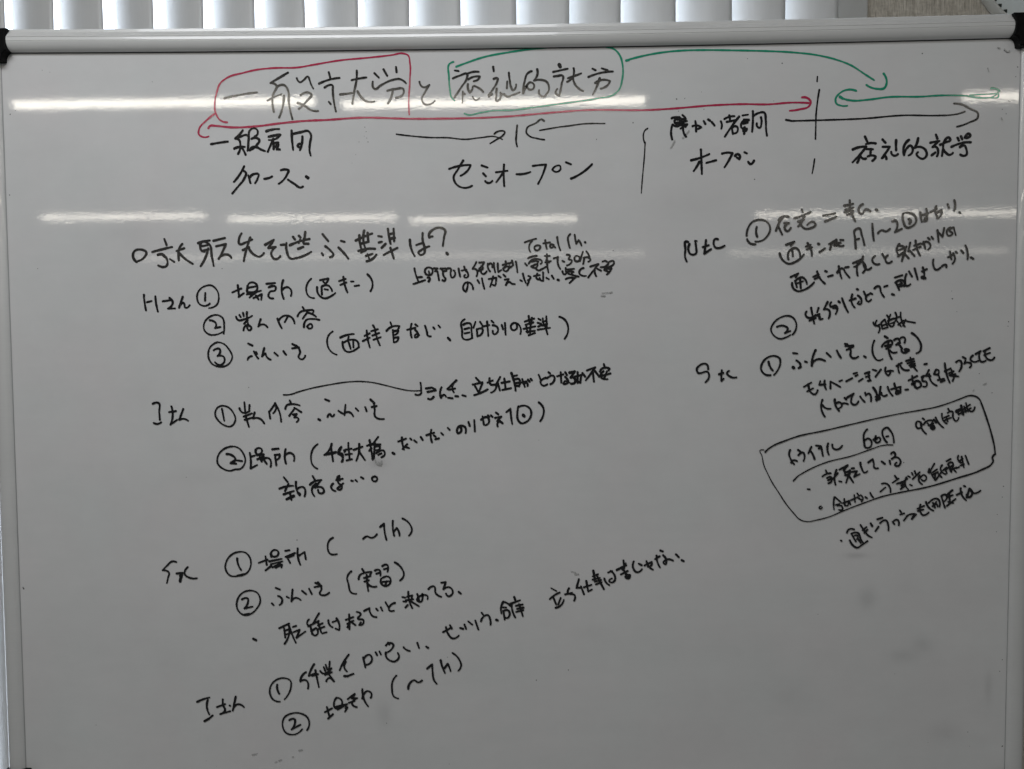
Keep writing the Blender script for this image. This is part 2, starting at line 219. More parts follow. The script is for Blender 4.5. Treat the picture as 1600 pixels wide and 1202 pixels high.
("handwriting","black second entry of the upper left list with circled 2","k","24:-2640,-3075 -2618,-3134 -2591,-3186;24:-2622,-3090 -2539,-3039 -2476,-3061 -2441,-3132;24:-2517,-3046 -2556,-3117;24:-2344,-2944 -2325,-2977;24:-2405,-3050 -2378,-3006 -2293,-2982 -2218,-2992 -2226,-3011;24:-2296,-3011 -2346,-3077;24:-2293,-3007 -2234,-3026 -2190,-3056;24:-2333,-3176 -2302,-3092 -2235,-3081 -2153,-3093;24:-2296,-3169 -2248,-3140 -2237,-3177 -2279,-3190 -2296,-3169"),
("handwriting","","k","24:-3121,-3049 -3099,-3086 -3024,-3079 -2934,-3040;24:-3080,-3030 -3066,-3054;24:-3038,-3005 -3031,-3042;24:-2993,-2998 -2994,-3072 -2974,-3161;24:-2987,-3087 -3029,-3131;24:-3038,-3208 -2996,-3146 -2945,-3183 -2968,-3208 -2997,-3168"),
("handwriting","","k","21:-3270,-3245 -3262,-3159 -3278,-3063 -3337,-3028 -3427,-3047 -3491,-3113 -3494,-3202 -3432,-3254 -3357,-3254 -3279,-3222;24:-3428,-3087 -3354,-3136 -3370,-3180 -3307,-3166"),
("handwriting","","k","24:-2835,-3081 -2865,-3165 -2802,-3140 -2758,-3173"),
("handwriting","black third entry of the upper left list with long bracket","k","24:-46,-3167 -32,-3214;24:-9,-3145 -3,-3278;24:123,-3161 123,-3212 83,-3227 57,-3190 87,-3146 145,-3161 172,-3213 167,-3271;25:219,-3129 325,-3096;24:264,-3067 275,-3162;24:300,-3086 292,-3162;24:226,-3166 315,-3140;24:204,-3213 339,-3185;24:234,-3172 251,-3257;24:285,-3170 277,-3258;24:236,-3245 333,-3236;24:262,-3287 336,-3261;24:374,-3097 399,-3112;24:366,-3144 406,-3156;24:373,-3188 410,-3170;24:425,-3094 436,-3178;24:466,-3071 472,-3200;24:422,-3134 469,-3120;24:417,-3175 476,-3156;24:366,-3224 508,-3203;24:451,-3178 479,-3277"),
("handwriting","","k","21:-2000,-3227 -2052,-3278 -2065,-3374 -2026,-3456 -1959,-3496;25:-1912,-3297 -1837,-3269 -1755,-3258;24:-1815,-3287 -1830,-3339;24:-1886,-3349 -1855,-3452 -1698,-3406;24:-1868,-3353 -1793,-3324 -1719,-3340 -1702,-3409;24:-1816,-3354 -1795,-3428;24:-1764,-3339 -1762,-3413;24:-1652,-3340 -1570,-3301;24:-1606,-3219 -1593,-3333 -1572,-3414;24:-1632,-3281 -1572,-3252;24:-1531,-3161 -1512,-3194;24:-1554,-3227 -1477,-3204;24:-1540,-3277 -1462,-3248;24:-1529,-3326 -1444,-3297;24:-1509,-3216 -1488,-3304 -1456,-3390"),
("handwriting","","k","24:-473,-3098 -510,-3132 -503,-3223 -490,-3321 -386,-3312;24:-488,-3160 -407,-3150 -396,-3223 -389,-3315;24:-474,-3211 -422,-3197;24:-474,-3260 -420,-3250;24:-348,-3128 -373,-3197;24:-296,-3129 -264,-3177;24:-334,-3212 -327,-3294;24:-334,-3219 -267,-3213 -271,-3254 -309,-3290;24:-267,-3183 -190,-3166;24:-215,-3126 -208,-3210 -202,-3291;24:-163,-3119 -139,-3140;24:-149,-3169 -95,-3196 -98,-3252 -138,-3272 -150,-3233"),
("handwriting","","k","24:-1330,-3126 -1313,-3173;24:-1376,-3224 -1339,-3190 -1224,-3171 -1243,-3206;24:-1302,-3217 -1296,-3342;24:-1295,-3229 -1240,-3220 -1258,-3259 -1291,-3273;24:-1291,-3306 -1241,-3299 -1259,-3347 -1296,-3357"),
("handwriting","","k","24:-2997,-3549 -2986,-3524 -2947,-3505;24:-2923,-3450 -2896,-3502 -2873,-3532;24:-2898,-3458 -2884,-3480;24:-2800,-3414 -2828,-3510 -2787,-3473 -2765,-3525 -2728,-3548"),
("handwriting","","k","24:-1139,-3214 -1043,-3192;24:-1086,-3145 -1098,-3233 -1087,-3303;24:-1042,-3153 -1017,-3172;24:-1043,-3219 -1014,-3290 -1048,-3303 -1043,-3270 -999,-3275"),
("handwriting","","k","24:-2471,-3369 -2412,-3401;24:-2475,-3419 -2397,-3409;24:-2427,-3387 -2383,-3461 -2400,-3527 -2363,-3547 -2324,-3503"),
("handwriting","","k","21:-3344,-3343 -3428,-3395 -3456,-3499 -3418,-3588 -3336,-3626 -3231,-3604 -3176,-3515 -3212,-3426 -3277,-3359 -3344,-3343;24:-3391,-3435 -3319,-3425 -3317,-3462 -3348,-3502 -3273,-3515 -3272,-3574 -3313,-3606 -3380,-3573"),
("handwriting","","k","24:-2986,-3361 -2938,-3383"),
("handwriting","","k","24:-2682,-3469 -2642,-3504"),
("handwriting","","k","24:-2577,-3452 -2548,-3492"),
("handwriting","","k","24:-931,-3168 -910,-3235 -896,-3286 -866,-3291"),
("handwriting","","k","24:-835,-3188 -821,-3206"),
("handwriting","","k","24:-776,-3166 -757,-3189"),
("handwriting","","k","28:-667,-3310 -642,-3337"),
("handwriting","","k","24:616,-3077 675,-3109 714,-3187 711,-3261 674,-3331"),
("handwriting","small black two-line note beside the question line","k","23:334,-2278 370,-2261 401,-2273 392,-2302 363,-2321 339,-2308 334,-2278;23:458,-2206 465,-2259 476,-2306;23:434,-2240 511,-2230;23:553,-2261 520,-2255 516,-2287 546,-2283 546,-2256 571,-2289;23:594,-2171 604,-2238 630,-2320;23:260,-2406 311,-2387 361,-2381;23:224,-2464 246,-2489;23:267,-2468 304,-2428 370,-2418 415,-2436 417,-2462 402,-2473;23:296,-2446 333,-2439;23:348,-2439 377,-2448;23:296,-2501 369,-2470;23:311,-2512 329,-2483 369,-2483 362,-2505 329,-2519 318,-2497;23:347,-2519 376,-2547 420,-2531 475,-2500;23:452,-2383 507,-2383;23:476,-2364 476,-2455 493,-2573;23:457,-2455 520,-2442;28:472,-2433 498,-2455;23:553,-2412 604,-2394 598,-2456 629,-2533;23:653,-2441 673,-2451;23:705,-2372 739,-2385 724,-2421 761,-2436 750,-2465 704,-2493;23:790,-2407 801,-2443 838,-2444 846,-2400 816,-2384 790,-2407;23:852,-2444 887,-2339;23:925,-2334 947,-2365 962,-2401;23:903,-2409 890,-2479;23:896,-2409 954,-2408 973,-2430 947,-2453;23:169,-2655 191,-2668;23:200,-2582 215,-2642 233,-2688;23:262,-2608 288,-2622 255,-2657;23:284,-2628 251,-2712;23:326,-2610 392,-2600;23:365,-2582 361,-2643 383,-2651;23:431,-2570 433,-2666 399,-2653 391,-2633;23:467,-2631 498,-2648;23:531,-2608 553,-2643;28:597,-2654 609,-2659;25:653,-2560 673,-2595 713,-2566 779,-2567;23:690,-2522 691,-2566;23:698,-2541 786,-2532;23:720,-2588 837,-2622;23:689,-2648 735,-2633 779,-2636;23:734,-2692 808,-2622;23:757,-2574 768,-2603;23:894,-2524 856,-2542 848,-2589 877,-2610 923,-2614;23:972,-2508 1020,-2493 1065,-2481 1016,-2540 947,-2632;23:1024,-2536 1020,-2569 1038,-2616;23:1049,-2533 1093,-2556;23:1109,-2453 1130,-2446;23:1140,-2443 1159,-2454;23:1089,-2515 1137,-2510 1177,-2476;23:1181,-2461 1240,-2454 1239,-2478 1188,-2512 1122,-2519;23:1151,-2505 1137,-2534 1202,-2534;23:1211,-2527 1195,-2563 1159,-2599;23:1129,-2548 1188,-2574"),
("handwriting","","k","23:-333,-2446 -357,-2491 -376,-2522 -334,-2530 -332,-2607;23:-299,-2452 -246,-2449 -269,-2492 -302,-2521;23:-276,-2492 -254,-2514 -280,-2536 -262,-2581 -214,-2551;23:-306,-2543 -262,-2530;23:-202,-2462 -199,-2515 -177,-2553;23:-195,-2475 -162,-2463 -148,-2504;23:-131,-2457 -126,-2523 -117,-2563;23:-151,-2493 -129,-2464;23:-87,-2463 -86,-2523 -82,-2561 -47,-2538;23:-30,-2481 40,-2460;23:3,-2440 3,-2495 -23,-2538 2,-2553 47,-2495;23:-27,-2523 17,-2498 61,-2510;23:43,-2466 73,-2451;23:47,-2517 76,-2495;23:-320,-2652 -301,-2685;23:-270,-2632 -259,-2689 -243,-2750;23:-193,-2640 -105,-2626;23:-141,-2610 -156,-2668 -177,-2728;23:-107,-2626 -109,-2669 -124,-2714 -146,-2705;23:-79,-2607 -53,-2623;23:-24,-2591 0,-2613;23:-9,-2649 38,-2641 1,-2710;23:5,-2710 42,-2674 75,-2696 108,-2700;23:120,-2445 129,-2496 138,-2565;23:76,-2433 89,-2484"),
("handwriting","","k","23:-1045,-2511 -1028,-2588 -999,-2663;23:-1017,-2614 -960,-2610;23:-1060,-2690 -1007,-2674 -924,-2646;23:-908,-2582 -924,-2556 -915,-2516 -879,-2501 -843,-2516 -836,-2553 -851,-2582 -891,-2589;23:-880,-2545 -873,-2575;23:-824,-2513 -776,-2513 -810,-2546 -781,-2550;27:-894,-2618 -872,-2620 -883,-2661;23:-780,-2546 -770,-2605 -763,-2647;23:-743,-2514 -718,-2547 -715,-2591 -689,-2627;23:-747,-2517 -688,-2514;23:-711,-2547 -677,-2541;28:-723,-2649 -701,-2657 -689,-2635;23:-677,-2522 -629,-2518 -630,-2577 -612,-2621 -586,-2606 -577,-2563;23:-593,-2539 -582,-2544;23:-537,-2518 -530,-2563 -520,-2607;23:-503,-2541 -447,-2529;23:-473,-2496 -460,-2534 -435,-2564 -428,-2604 -454,-2623 -476,-2606 -461,-2589;23:-436,-2673 -436,-2725 -457,-2781 -484,-2757 -485,-2717 -454,-2677 -403,-2685 -377,-2725 -372,-2754"),
("handwriting","","k","23:743,-2138 721,-2163 723,-2239 739,-2296;23:793,-2146 802,-2204 810,-2249 838,-2208 856,-2233 871,-2271;28:911,-2231 915,-2234"),
("handwriting","","k","21:224,-2227 290,-2202 355,-2186;21:308,-2210 274,-2264 274,-2308 287,-2337"),
("handwriting","second black name with its circled 1 entry","k","21:-3302,-4080 -3362,-4102 -3391,-4184 -3351,-4259 -3285,-4309 -3217,-4323 -3155,-4245 -3183,-4155 -3242,-4095 -3302,-4080;24:-3310,-4117 -3286,-4255;24:-3104,-4111 -3078,-4156 -2988,-4144;24:-3046,-4041 -3037,-4171;24:-2986,-4074 -2991,-4134;24:-3057,-4208 -2959,-4171;24:-3034,-4201 -2999,-4328;24:-3047,-4246 -2952,-4219;24:-2928,-4160 -2948,-4231 -2882,-4228 -2819,-4289"),
("handwriting","","k","24:-2759,-4150 -2747,-4232;24:-2756,-4154 -2686,-4061 -2643,-4143 -2620,-4270;24:-2686,-4053 -2680,-4128 -2711,-4170;24:-2514,-4024 -2496,-4066;24:-2568,-4121 -2560,-4091 -2462,-4066 -2400,-4082;24:-2455,-4111 -2525,-4203;24:-2463,-4107 -2382,-4159;24:-2479,-4189 -2437,-4181 -2465,-4221 -2417,-4234 -2439,-4275"),
("handwriting","","k","24:-1948,-4146 -1914,-4173;24:-1923,-4161 -1899,-4179;24:-1865,-4075 -1879,-4194;24:-1874,-4169 -1824,-4162 -1777,-4211"),
("handwriting","","k","24:-3932,-4152 -3852,-4140;24:-3903,-4085 -3891,-4197 -3921,-4299 -3840,-4242;24:-3764,-4115 -3814,-4242 -3764,-4230 -3709,-4255"),
("handwriting","","k","32:-1573,-4017 -1529,-4059;24:-1559,-4104 -1504,-4092;24:-1536,-4059 -1526,-4134 -1524,-4211 -1420,-4243"),
("handwriting","","k","24:-4121,-4054 -4056,-4043 -4048,-4151 -4043,-4241;24:-4115,-4278 -4075,-4290 -4029,-4271"),
("handwriting","","k","32:-2184,-4242 -2166,-4253"),
("handwriting","","k","24:-2102,-4012 -2055,-4031"),
("handwriting","","k","24:-2076,-4216 -2049,-4183 -2024,-4213 -1998,-4188"),
("handwriting","","k","24:-1746,-4118 -1717,-4148"),
("handwriting","","k","24:-1637,-4103 -1620,-4151"),
("drawn_arrow","thin wavy black arrow above the second name entry","k","18:-2587,-3957 -2535,-3957 -2430,-3928;15:-2437,-3931 -2234,-3877 -2040,-3841 -1860,-3814 -1697,-3806 -1563,-3817 -1414,-3849 -1266,-3887 -1118,-3916 -999,-3917;22:-991,-3825 -984,-3899 -992,-3958 -1052,-3961"),
("handwriting","black note to the right of the thin wavy arrow","k","25:-349,-3772 -306,-3818;25:-388,-3850 -275,-3826;25:-361,-3865 -321,-3939;25:-275,-3833 -318,-3944;25:-370,-3972 -288,-3944 -214,-3906;25:-191,-3777 -176,-3851 -117,-3859 -125,-3906 -177,-3945;25:-216,-3829 -154,-3803;25:-68,-3763 -113,-3844;25:-98,-3830 -73,-3919;25:-54,-3833 41,-3816;25:-21,-3783 -7,-3904;25:-44,-3914 55,-3894;28:61,-3720 90,-3816 108,-3920;25:75,-3757 127,-3745;25:90,-3801 142,-3787 148,-3875;25:97,-3838 141,-3831;25:104,-3868 148,-3868;25:156,-3834 233,-3817;25:186,-3790 215,-3879;25:200,-3846 237,-3832 247,-3869;25:252,-3798 270,-3820;25:282,-3788 296,-3805"),
("handwriting","","k","25:375,-3741 400,-3806;25:459,-3777 395,-3832 421,-3865 473,-3852;25:488,-3712 506,-3727;25:473,-3781 552,-3760 554,-3807 510,-3851;25:587,-3760 658,-3738;25:628,-3713 635,-3834;25:680,-3713 699,-3746;25:680,-3768 709,-3834 660,-3849 672,-3819 728,-3834;30:731,-3719 790,-3705 743,-3775 783,-3779 790,-3835 746,-3845;25:790,-3764 867,-3747;25:823,-3714 822,-3838;25:864,-3754 852,-3835 827,-3820;25:878,-3725 908,-3765;25:930,-3695 1025,-3659 952,-3762 915,-3809;25:996,-3703 1010,-3824;25:1025,-3706 1069,-3763;25:1124,-3623 1136,-3667;25:1077,-3711 1099,-3677 1190,-3675 1180,-3697;25:1121,-3704 1087,-3763 1165,-3796;25:1066,-3766 1199,-3731;25:1160,-3704 1125,-3795"),
("handwriting","","k","25:-928,-3892 -858,-3882;25:-910,-3932 -814,-3915;25:-843,-3892 -821,-3903;25:-747,-3878 -765,-3944 -755,-4001 -715,-3967 -696,-3989;25:-680,-3900 -575,-3800 -621,-3864 -606,-3938;25:-661,-3908 -591,-3894;25:-674,-4001 -622,-4007;25:-588,-3982 -558,-3987"),
("handwriting","","k","25:-904,-4010 -882,-4018 -840,-3989"),
("handwriting","","k","25:-507,-3972 -469,-3983"),
("handwriting","black circled 2 entry of the second name ending in a bracket","k","24:-2034,-4531 -2068,-4609 -2124,-4661 -1990,-4636;25:-2042,-4564 -2022,-4732;25:-1933,-4576 -1956,-4642 -1912,-4677 -1910,-4737;25:-2061,-4639 -1986,-4627;25:-1922,-4567 -1961,-4647 -1922,-4639 -1920,-4740;25:-1866,-4595 -1886,-4627;25:-1839,-4520 -1840,-4583;25:-1891,-4606 -1803,-4587;25:-1836,-4587 -1827,-4714;25:-1874,-4657 -1799,-4647;25:-1863,-4725 -1800,-4711;25:-1779,-4602 -1675,-4565;25:-1712,-4532 -1717,-4625 -1751,-4730;25:-1712,-4625 -1648,-4722;25:-1621,-4554 -1528,-4521;25:-1591,-4491 -1574,-4596 -1558,-4715;22:-1490,-4450 -1558,-4539;25:-1566,-4543 -1466,-4539;25:-1536,-4566 -1543,-4700;25:-1529,-4566 -1472,-4566 -1482,-4599 -1522,-4606;25:-1515,-4641 -1422,-4619 -1418,-4659 -1456,-4689;25:-1493,-4663 -1455,-4644;25:-1597,-4613 -1571,-4581"),
("handwriting","","k","21:-3192,-4556 -3291,-4582 -3368,-4664 -3375,-4754 -3304,-4822 -3229,-4842 -3176,-4827 -3108,-4818 -3050,-4725 -3074,-4635 -3125,-4575 -3192,-4556;25:-3267,-4645 -3198,-4664 -3166,-4702 -3224,-4754 -3159,-4758;30:-3215,-4747 -3166,-4717;24:-3166,-4717 -3088,-4728;25:-2994,-4632 -2985,-4710 -2988,-4815 -2911,-4774;25:-2982,-4677 -2939,-4665;25:-2923,-4593 -2912,-4650 -2863,-4636 -2852,-4594 -2895,-4576 -2923,-4593;28:-2916,-4658 -2834,-4651;25:-2907,-4708 -2831,-4673;25:-2879,-4681 -2858,-4733;25:-2858,-4718 -2774,-4696 -2754,-4797;25:-2823,-4726 -2798,-4763"),
("handwriting","","k","25:-294,-4258 -216,-4232 -206,-4296 -247,-4321;25:-276,-4218 -261,-4313;25:-213,-4207 -199,-4225;25:-179,-4207 -161,-4225;25:-120,-4175 -95,-4195;25:-130,-4237 -58,-4222 -106,-4274 -69,-4274;25:-102,-4336 -91,-4282 -44,-4300"),
("handwriting","","k","25:-2699,-4669 -2686,-4779;25:-2702,-4659 -2646,-4651 -2654,-4696 -2688,-4714;25:-2574,-4589 -2586,-4667 -2573,-4760;25:-2581,-4659 -2511,-4637 -2488,-4652 -2479,-4730"),
("handwriting","","k","25:-1257,-4507 -1167,-4473;25:-1214,-4460 -1208,-4537 -1191,-4600;25:-1153,-4538 -1208,-4594;25:-1186,-4567 -1134,-4582"),
("handwriting","","k","25:-928,-4434 -838,-4405;25:-871,-4372 -879,-4449 -865,-4516;25:-842,-4437 -823,-4452;25:-827,-4482 -786,-4472"),
("handwriting","","k","24:-1,-4171 48,-4131 53,-4215 67,-4308;25:140,-4105 126,-4186 137,-4268 168,-4299 230,-4285 282,-4220 280,-4145 231,-4101 169,-4100 134,-4118;36:195,-4206 206,-4219"),
("handwriting","","k","25:-1118,-4471 -1103,-4486;25:-1073,-4493 -1044,-4516"),
("handwriting","","k","25:-2730,-4591 -2657,-4584"),
("handwriting","","k","21:-2198,-4533 -2255,-4593 -2279,-4683 -2258,-4780 -2206,-4821"),
("handwriting","","k","30:-1325,-4638 -1306,-4649"),
("handwriting","","k","25:-994,-4456 -973,-4489"),
("handwriting","","k","25:-757,-4409 -735,-4430"),
("handwriting","","k","25:-680,-4349 -658,-4373"),
("handwriting","","k","28:-536,-4332 -526,-4391 -562,-4416 -574,-4376 -543,-4332 -487,-4335 -474,-4409"),
("handwriting","","k","25:-439,-4283 -425,-4328"),
("handwriting","","k","25:-372,-4262 -366,-4392"),
("handwriting","","k","25:376,-4061 428,-4128 427,-4202 390,-4276"),
("handwriting","short black phrase ending in three dots and a small ring","k","25:-2602,-4919 -2558,-4975;25:-2654,-5053 -2571,-5027 -2492,-5020;25:-2548,-4997 -2590,-5080;25:-2606,-5120 -2486,-5080;35:-2574,-5178 -2490,-5140;25:-2534,-5095 -2517,-5185;25:-2460,-4975 -2451,-5073 -2419,-5136;25:-2443,-5055 -2378,-5035 -2362,-5144;30:-2437,-5103 -2415,-5118"),
("handwriting","","k","25:-2263,-4905 -2236,-4956;25:-2297,-5008 -2254,-4975 -2161,-4953;25:-2222,-4998 -2274,-5058 -2245,-5144;25:-2167,-4953 -2237,-5043;25:-2210,-5036 -2150,-5046 -2136,-5096 -2189,-5106 -2203,-5066"),
("handwriting","","k","25:-2025,-4996 -2048,-5029 -2034,-5066 -1998,-5084;25:-1950,-4906 -1976,-4931 -1946,-4954;25:-1987,-4954 -1912,-4939;25:-1953,-4924 -1962,-4991 -1925,-5017 -1941,-5067 -1978,-5054 -1906,-4992"),
("handwriting","","k","28:-1812,-4962 -1792,-4965;25:-1762,-4954 -1744,-4972"),
("handwriting","","k","25:-1696,-4922 -1672,-4937"),
("handwriting","","k","25:-1534,-4913 -1569,-4933 -1557,-4966 -1520,-4966 -1507,-4936 -1534,-4913"),
("handwriting","third black name with its circled 1 place entry","k","21:-3130,-5797 -3229,-5827 -3299,-5911 -3313,-5994 -3261,-6078 -3167,-6086 -3060,-6048 -3013,-5964 -3025,-5858 -3077,-5805 -3130,-5797;30:-3174,-6083 -3090,-6063;25:-3170,-5877 -3161,-5949 -3127,-6013;24:-2918,-5929 -2814,-5891;24:-2836,-5850 -2823,-5952;27:-2840,-6020 -2770,-5964;24:-2729,-5775 -2770,-5812 -2746,-5853 -2692,-5840 -2684,-5797 -2729,-5775;24:-2775,-5820 -2768,-5858;25:-2792,-5911 -2645,-5881;21:-2778,-5946 -2636,-5911;24:-2756,-5983 -2664,-5937;24:-2718,-5986 -2642,-5949 -2650,-5983;24:-2599,-5858 -2488,-5813;24:-2580,-5866 -2546,-5931;24:-2557,-5861 -2504,-5840;24:-2454,-5757 -2454,-5858 -2427,-5952;24:-2454,-5851 -2375,-5801 -2361,-5886"),
("handwriting","","k","21:-3894,-5918 -3936,-5910 -4006,-5963 -4058,-6017 -3983,-6047 -3995,-6101 -4012,-6169;25:-3892,-6055 -3818,-6047 -3857,-6085;32:-3842,-6085 -3854,-6146;24:-3826,-6063 -3852,-6154;24:-3759,-5979 -3796,-6063 -3732,-6108 -3653,-6111"),
("handwriting","","k","24:-1332,-5434 -1333,-5527 -1319,-5610;24:-1326,-5565 -1288,-5520 -1266,-5557 -1256,-5610"),
("handwriting","","k","25:-2601,-5787 -2552,-5779"),
("handwriting","","k","22:-2037,-5632 -2078,-5662 -2102,-5745 -2074,-5821 -1995,-5825"),
("handwriting","","k","24:-1683,-5647 -1637,-5617 -1589,-5635 -1521,-5592"),
("handwriting","","k","24:-1482,-5507 -1437,-5467 -1431,-5557 -1410,-5658"),
("handwriting","","k","22:-1219,-5407 -1140,-5467 -1111,-5542 -1147,-5610"),
("handwriting","black circled 2 entry of the third name with bracket","k","22:-1828,-6030 -1878,-6101 -1865,-6177 -1825,-6287 -1772,-6296;25:-1700,-6003 -1675,-6044;24:-1743,-6124 -1731,-6079 -1671,-6048 -1592,-6038 -1608,-6071;24:-1679,-6109 -1604,-6086;24:-1675,-6152 -1624,-6135;24:-1648,-6071 -1642,-6177 -1632,-6264;25:-1635,-6180 -1598,-6208 -1535,-6211;24:-1550,-6021 -1505,-6011 -1488,-6082;24:-1535,-6059 -1502,-6049;24:-1479,-6117 -1477,-6177 -1417,-6203 -1368,-6155 -1383,-6099 -1464,-6109;24:-1462,-6155 -1386,-6147;24:-1416,-6147 -1432,-6200"),
("handwriting","","k","21:-3034,-6258 -3126,-6292 -3181,-6375 -3176,-6490 -3101,-6551 -3025,-6536 -2948,-6467 -2908,-6375 -2944,-6284 -3034,-6258;28:-3101,-6544 -3040,-6536;24:-3124,-6363 -3054,-6356 -3055,-6398 -3096,-6470 -3000,-6449;24:-2772,-6410 -2750,-6432"),
("handwriting","","k","24:-2596,-6330 -2569,-6345;24:-2524,-6246 -2540,-6387;24:-2537,-6375 -2494,-6345 -2431,-6371"),
("handwriting","","k","24:-2253,-6167 -2201,-6188;24:-2265,-6218 -2183,-6200;24:-2223,-6162 -2183,-6238 -2203,-6299 -2150,-6314 -2094,-6284"),
("handwriting","","k","24:-1462,-5968 -1414,-5950 -1404,-6036;24:-1444,-6006 -1411,-5996"),
("handwriting","","k","24:-2723,-6226 -2673,-6246"),
("handwriting","","k","24:-2698,-6322 -2650,-6360 -2658,-6409 -2682,-6429"),
("handwriting","","k","24:-2413,-6261 -2366,-6299"),
("handwriting","","k","24:-2330,-6234 -2298,-6299"),
("handwriting","","k","24:-1316,-5924 -1241,-5988 -1212,-6071 -1258,-6140"),
("handwriting","black line beginning with a lone dot below the third name","k","24:-2337,-6601 -2360,-6650 -2338,-6681;24:-2217,-6528 -2292,-6653;24:-2346,-6684 -2223,-6619;24:-2323,-6673 -2302,-6780;24:-2313,-6742 -2255,-6703 -2238,-6772 -2269,-6795 -2302,-6760;24:-2231,-6635 -2195,-6757;24:-2232,-6673 -2178,-6647;24:-2225,-6714 -2156,-6688;24:-2184,-6768 -2132,-6754"),
("handwriting","","k","24:-1234,-6334 -1198,-6342;24:-1224,-6386 -1191,-6390;24:-1198,-6459 -1172,-6431;24:-1178,-6332 -1115,-6314 -1126,-6360;24:-1162,-6272 -1149,-6390 -1117,-6466;24:-1126,-6390 -1040,-6443;24:-1191,-6375 -1106,-6360;24:-1057,-6299 -1036,-6378;24:-997,-6299 -1026,-6393 -1058,-6375 -1013,-6317 -935,-6329 -938,-6360"),
("handwriting","","k","24:-2690,-6707 -2572,-6650;24:-2634,-6704 -2621,-6819;24:-2580,-6665 -2537,-6788 -2498,-6880;24:-2619,-6734 -2574,-6719;24:-2613,-6780 -2556,-6765;24:-2630,-6892 -2583,-6803 -2573,-6696;24:-2528,-6691 -2489,-6678;24:-2521,-6753 -2449,-6723 -2488,-6821 -2382,-6746"),
("handwriting","","k","24:-1903,-6607 -1814,-6573;24:-1862,-6540 -1861,-6634 -1862,-6718;24:-1884,-6653 -1812,-6616;27:-1853,-6637 -1884,-6695;24:-1845,-6627 -1790,-6668;24:-1771,-6512 -1726,-6535 -1757,-6591 -1697,-6607 -1702,-6657 -1748,-6668 -1725,-6637;24:-1685,-6500 -1621,-6466 -1614,-6520 -1585,-6561 -1540,-6573"),
("handwriting","","k","24:-2108,-6612 -2100,-6657 -2058,-6696;24:-2060,-6634 -2011,-6615;24:-2011,-6589 -1979,-6665 -1983,-6729 -2025,-6711"),
("handwriting","","k","24:-925,-6241 -861,-6208 -840,-6291 -777,-6332;24:-774,-6165 -723,-6158 -749,-6241 -669,-6223 -641,-6284 -694,-6325 -720,-6294;28:-572,-6273 -547,-6294"),
("handwriting","","k","24:-1541,-6474 -1524,-6494;24:-1488,-6456 -1469,-6497"),
("handwriting","","k","24:-1432,-6395 -1395,-6462;24:-1322,-6405 -1383,-6446 -1391,-6489 -1334,-6497"),
("handwriting","","k","28:-3001,-6834 -2968,-6850"),
("handwriting","fourth black name with its circled 1 entry at lower left","k","21:-2700,-7588 -2773,-7569 -2817,-7488 -2803,-7395 -2730,-7322 -2638,-7305 -2573,-7333 -2567,-7418 -2596,-7495 -2646,-7560;25:-2728,-7383 -2729,-7433 -2706,-7492;25:-2383,-7232 -2440,-7291 -2452,-7343 -2388,-7328 -2364,-7428;24:-2286,-7137 -2337,-7232 -2353,-7278 -2280,-7248;24:-2272,-7209 -2251,-7324 -2234,-7412;24:-2311,-7278 -2242,-7255;24:-2216,-7217 -2192,-7243 -2082,-7186;24:-2172,-7171 -2155,-7217;24:-2100,-7104 -2109,-7201;24:-2149,-7143 -2130,-7201;24:-2159,-7266 -2079,-7232;24:-2121,-7247 -2054,-7342;24:-2145,-7343 -2111,-7301 -2062,-7339"),
("handwriting","","k","24:-51,-6390 -76,-6450 -73,-6529;24:-54,-6390 -9,-6405 31,-6438;24:-54,-6458 -17,-6458;24:-54,-6504 6,-6493 23,-6541 -10,-6584 -43,-6560;24:-51,-6496 -36,-6602;25:77,-6334 92,-6378;24:29,-6416 145,-6372;24:48,-6405 55,-6496 87,-6575;25:96,-6438 174,-6423;24:110,-6475 185,-6459;24:98,-6511 181,-6490;24:133,-6420 177,-6560"),
("handwriting","","k","24:-1556,-6993 -1539,-7027;24:-1511,-6982 -1493,-7019;24:-1434,-6912 -1396,-6883 -1348,-6896 -1370,-6958 -1436,-6997;24:-1436,-6997 -1429,-7054 -1392,-7089 -1339,-7103 -1281,-7046 -1295,-7000;24:-1407,-6875 -1393,-6901"),
("handwriting","","k","24:-3687,-7594 -3628,-7567 -3539,-7541;24:-3559,-7567 -3573,-7637 -3545,-7745;30:-3604,-7826 -3549,-7795;24:-3549,-7795 -3506,-7757"),
("handwriting","","k","24:-3451,-7655 -3354,-7620;24:-3380,-7562 -3377,-7636 -3356,-7690 -3415,-7740 -3295,-7705;24:-3301,-7636 -3293,-7640;24:-3225,-7527 -3264,-7698 -3201,-7620 -3130,-7655"),
("handwriting","","k","24:-463,-6622 -415,-6663;24:-380,-6613 -345,-6720;24:-306,-6519 -287,-6545;24:-313,-6622 -298,-6584 -232,-6549 -205,-6602 -202,-6663"),
("handwriting","","k","24:-759,-6751 -671,-6702;24:-724,-6690 -705,-6763 -642,-6827 -574,-6790;24:-678,-6668 -656,-6709"),
("handwriting","","k","24:-1874,-7021 -1944,-7124 -1984,-7209;24:-1911,-7106 -1930,-7170 -1897,-7224"),
("handwriting","","k","28:-1932,-7278 -1894,-7280;25:-1894,-7280 -1822,-7250"),
("handwriting","","k","24:-1704,-7055 -1680,-7173;24:-1694,-7065 -1625,-7024 -1600,-7062 -1626,-7126 -1669,-7142"),
("handwriting","","k","24:-558,-6702 -524,-6712;24:-508,-6660 -488,-6712"),
("handwriting","","k","24:-1226,-6931 -1194,-6962 -1153,-6977"),
("handwriting","","k","24:-1064,-6878 -1043,-6942"),
("handwriting","","k","27:-959,-6923 -937,-6939"),
("handwriting","","k","32:-133,-6605 -118,-6611"),
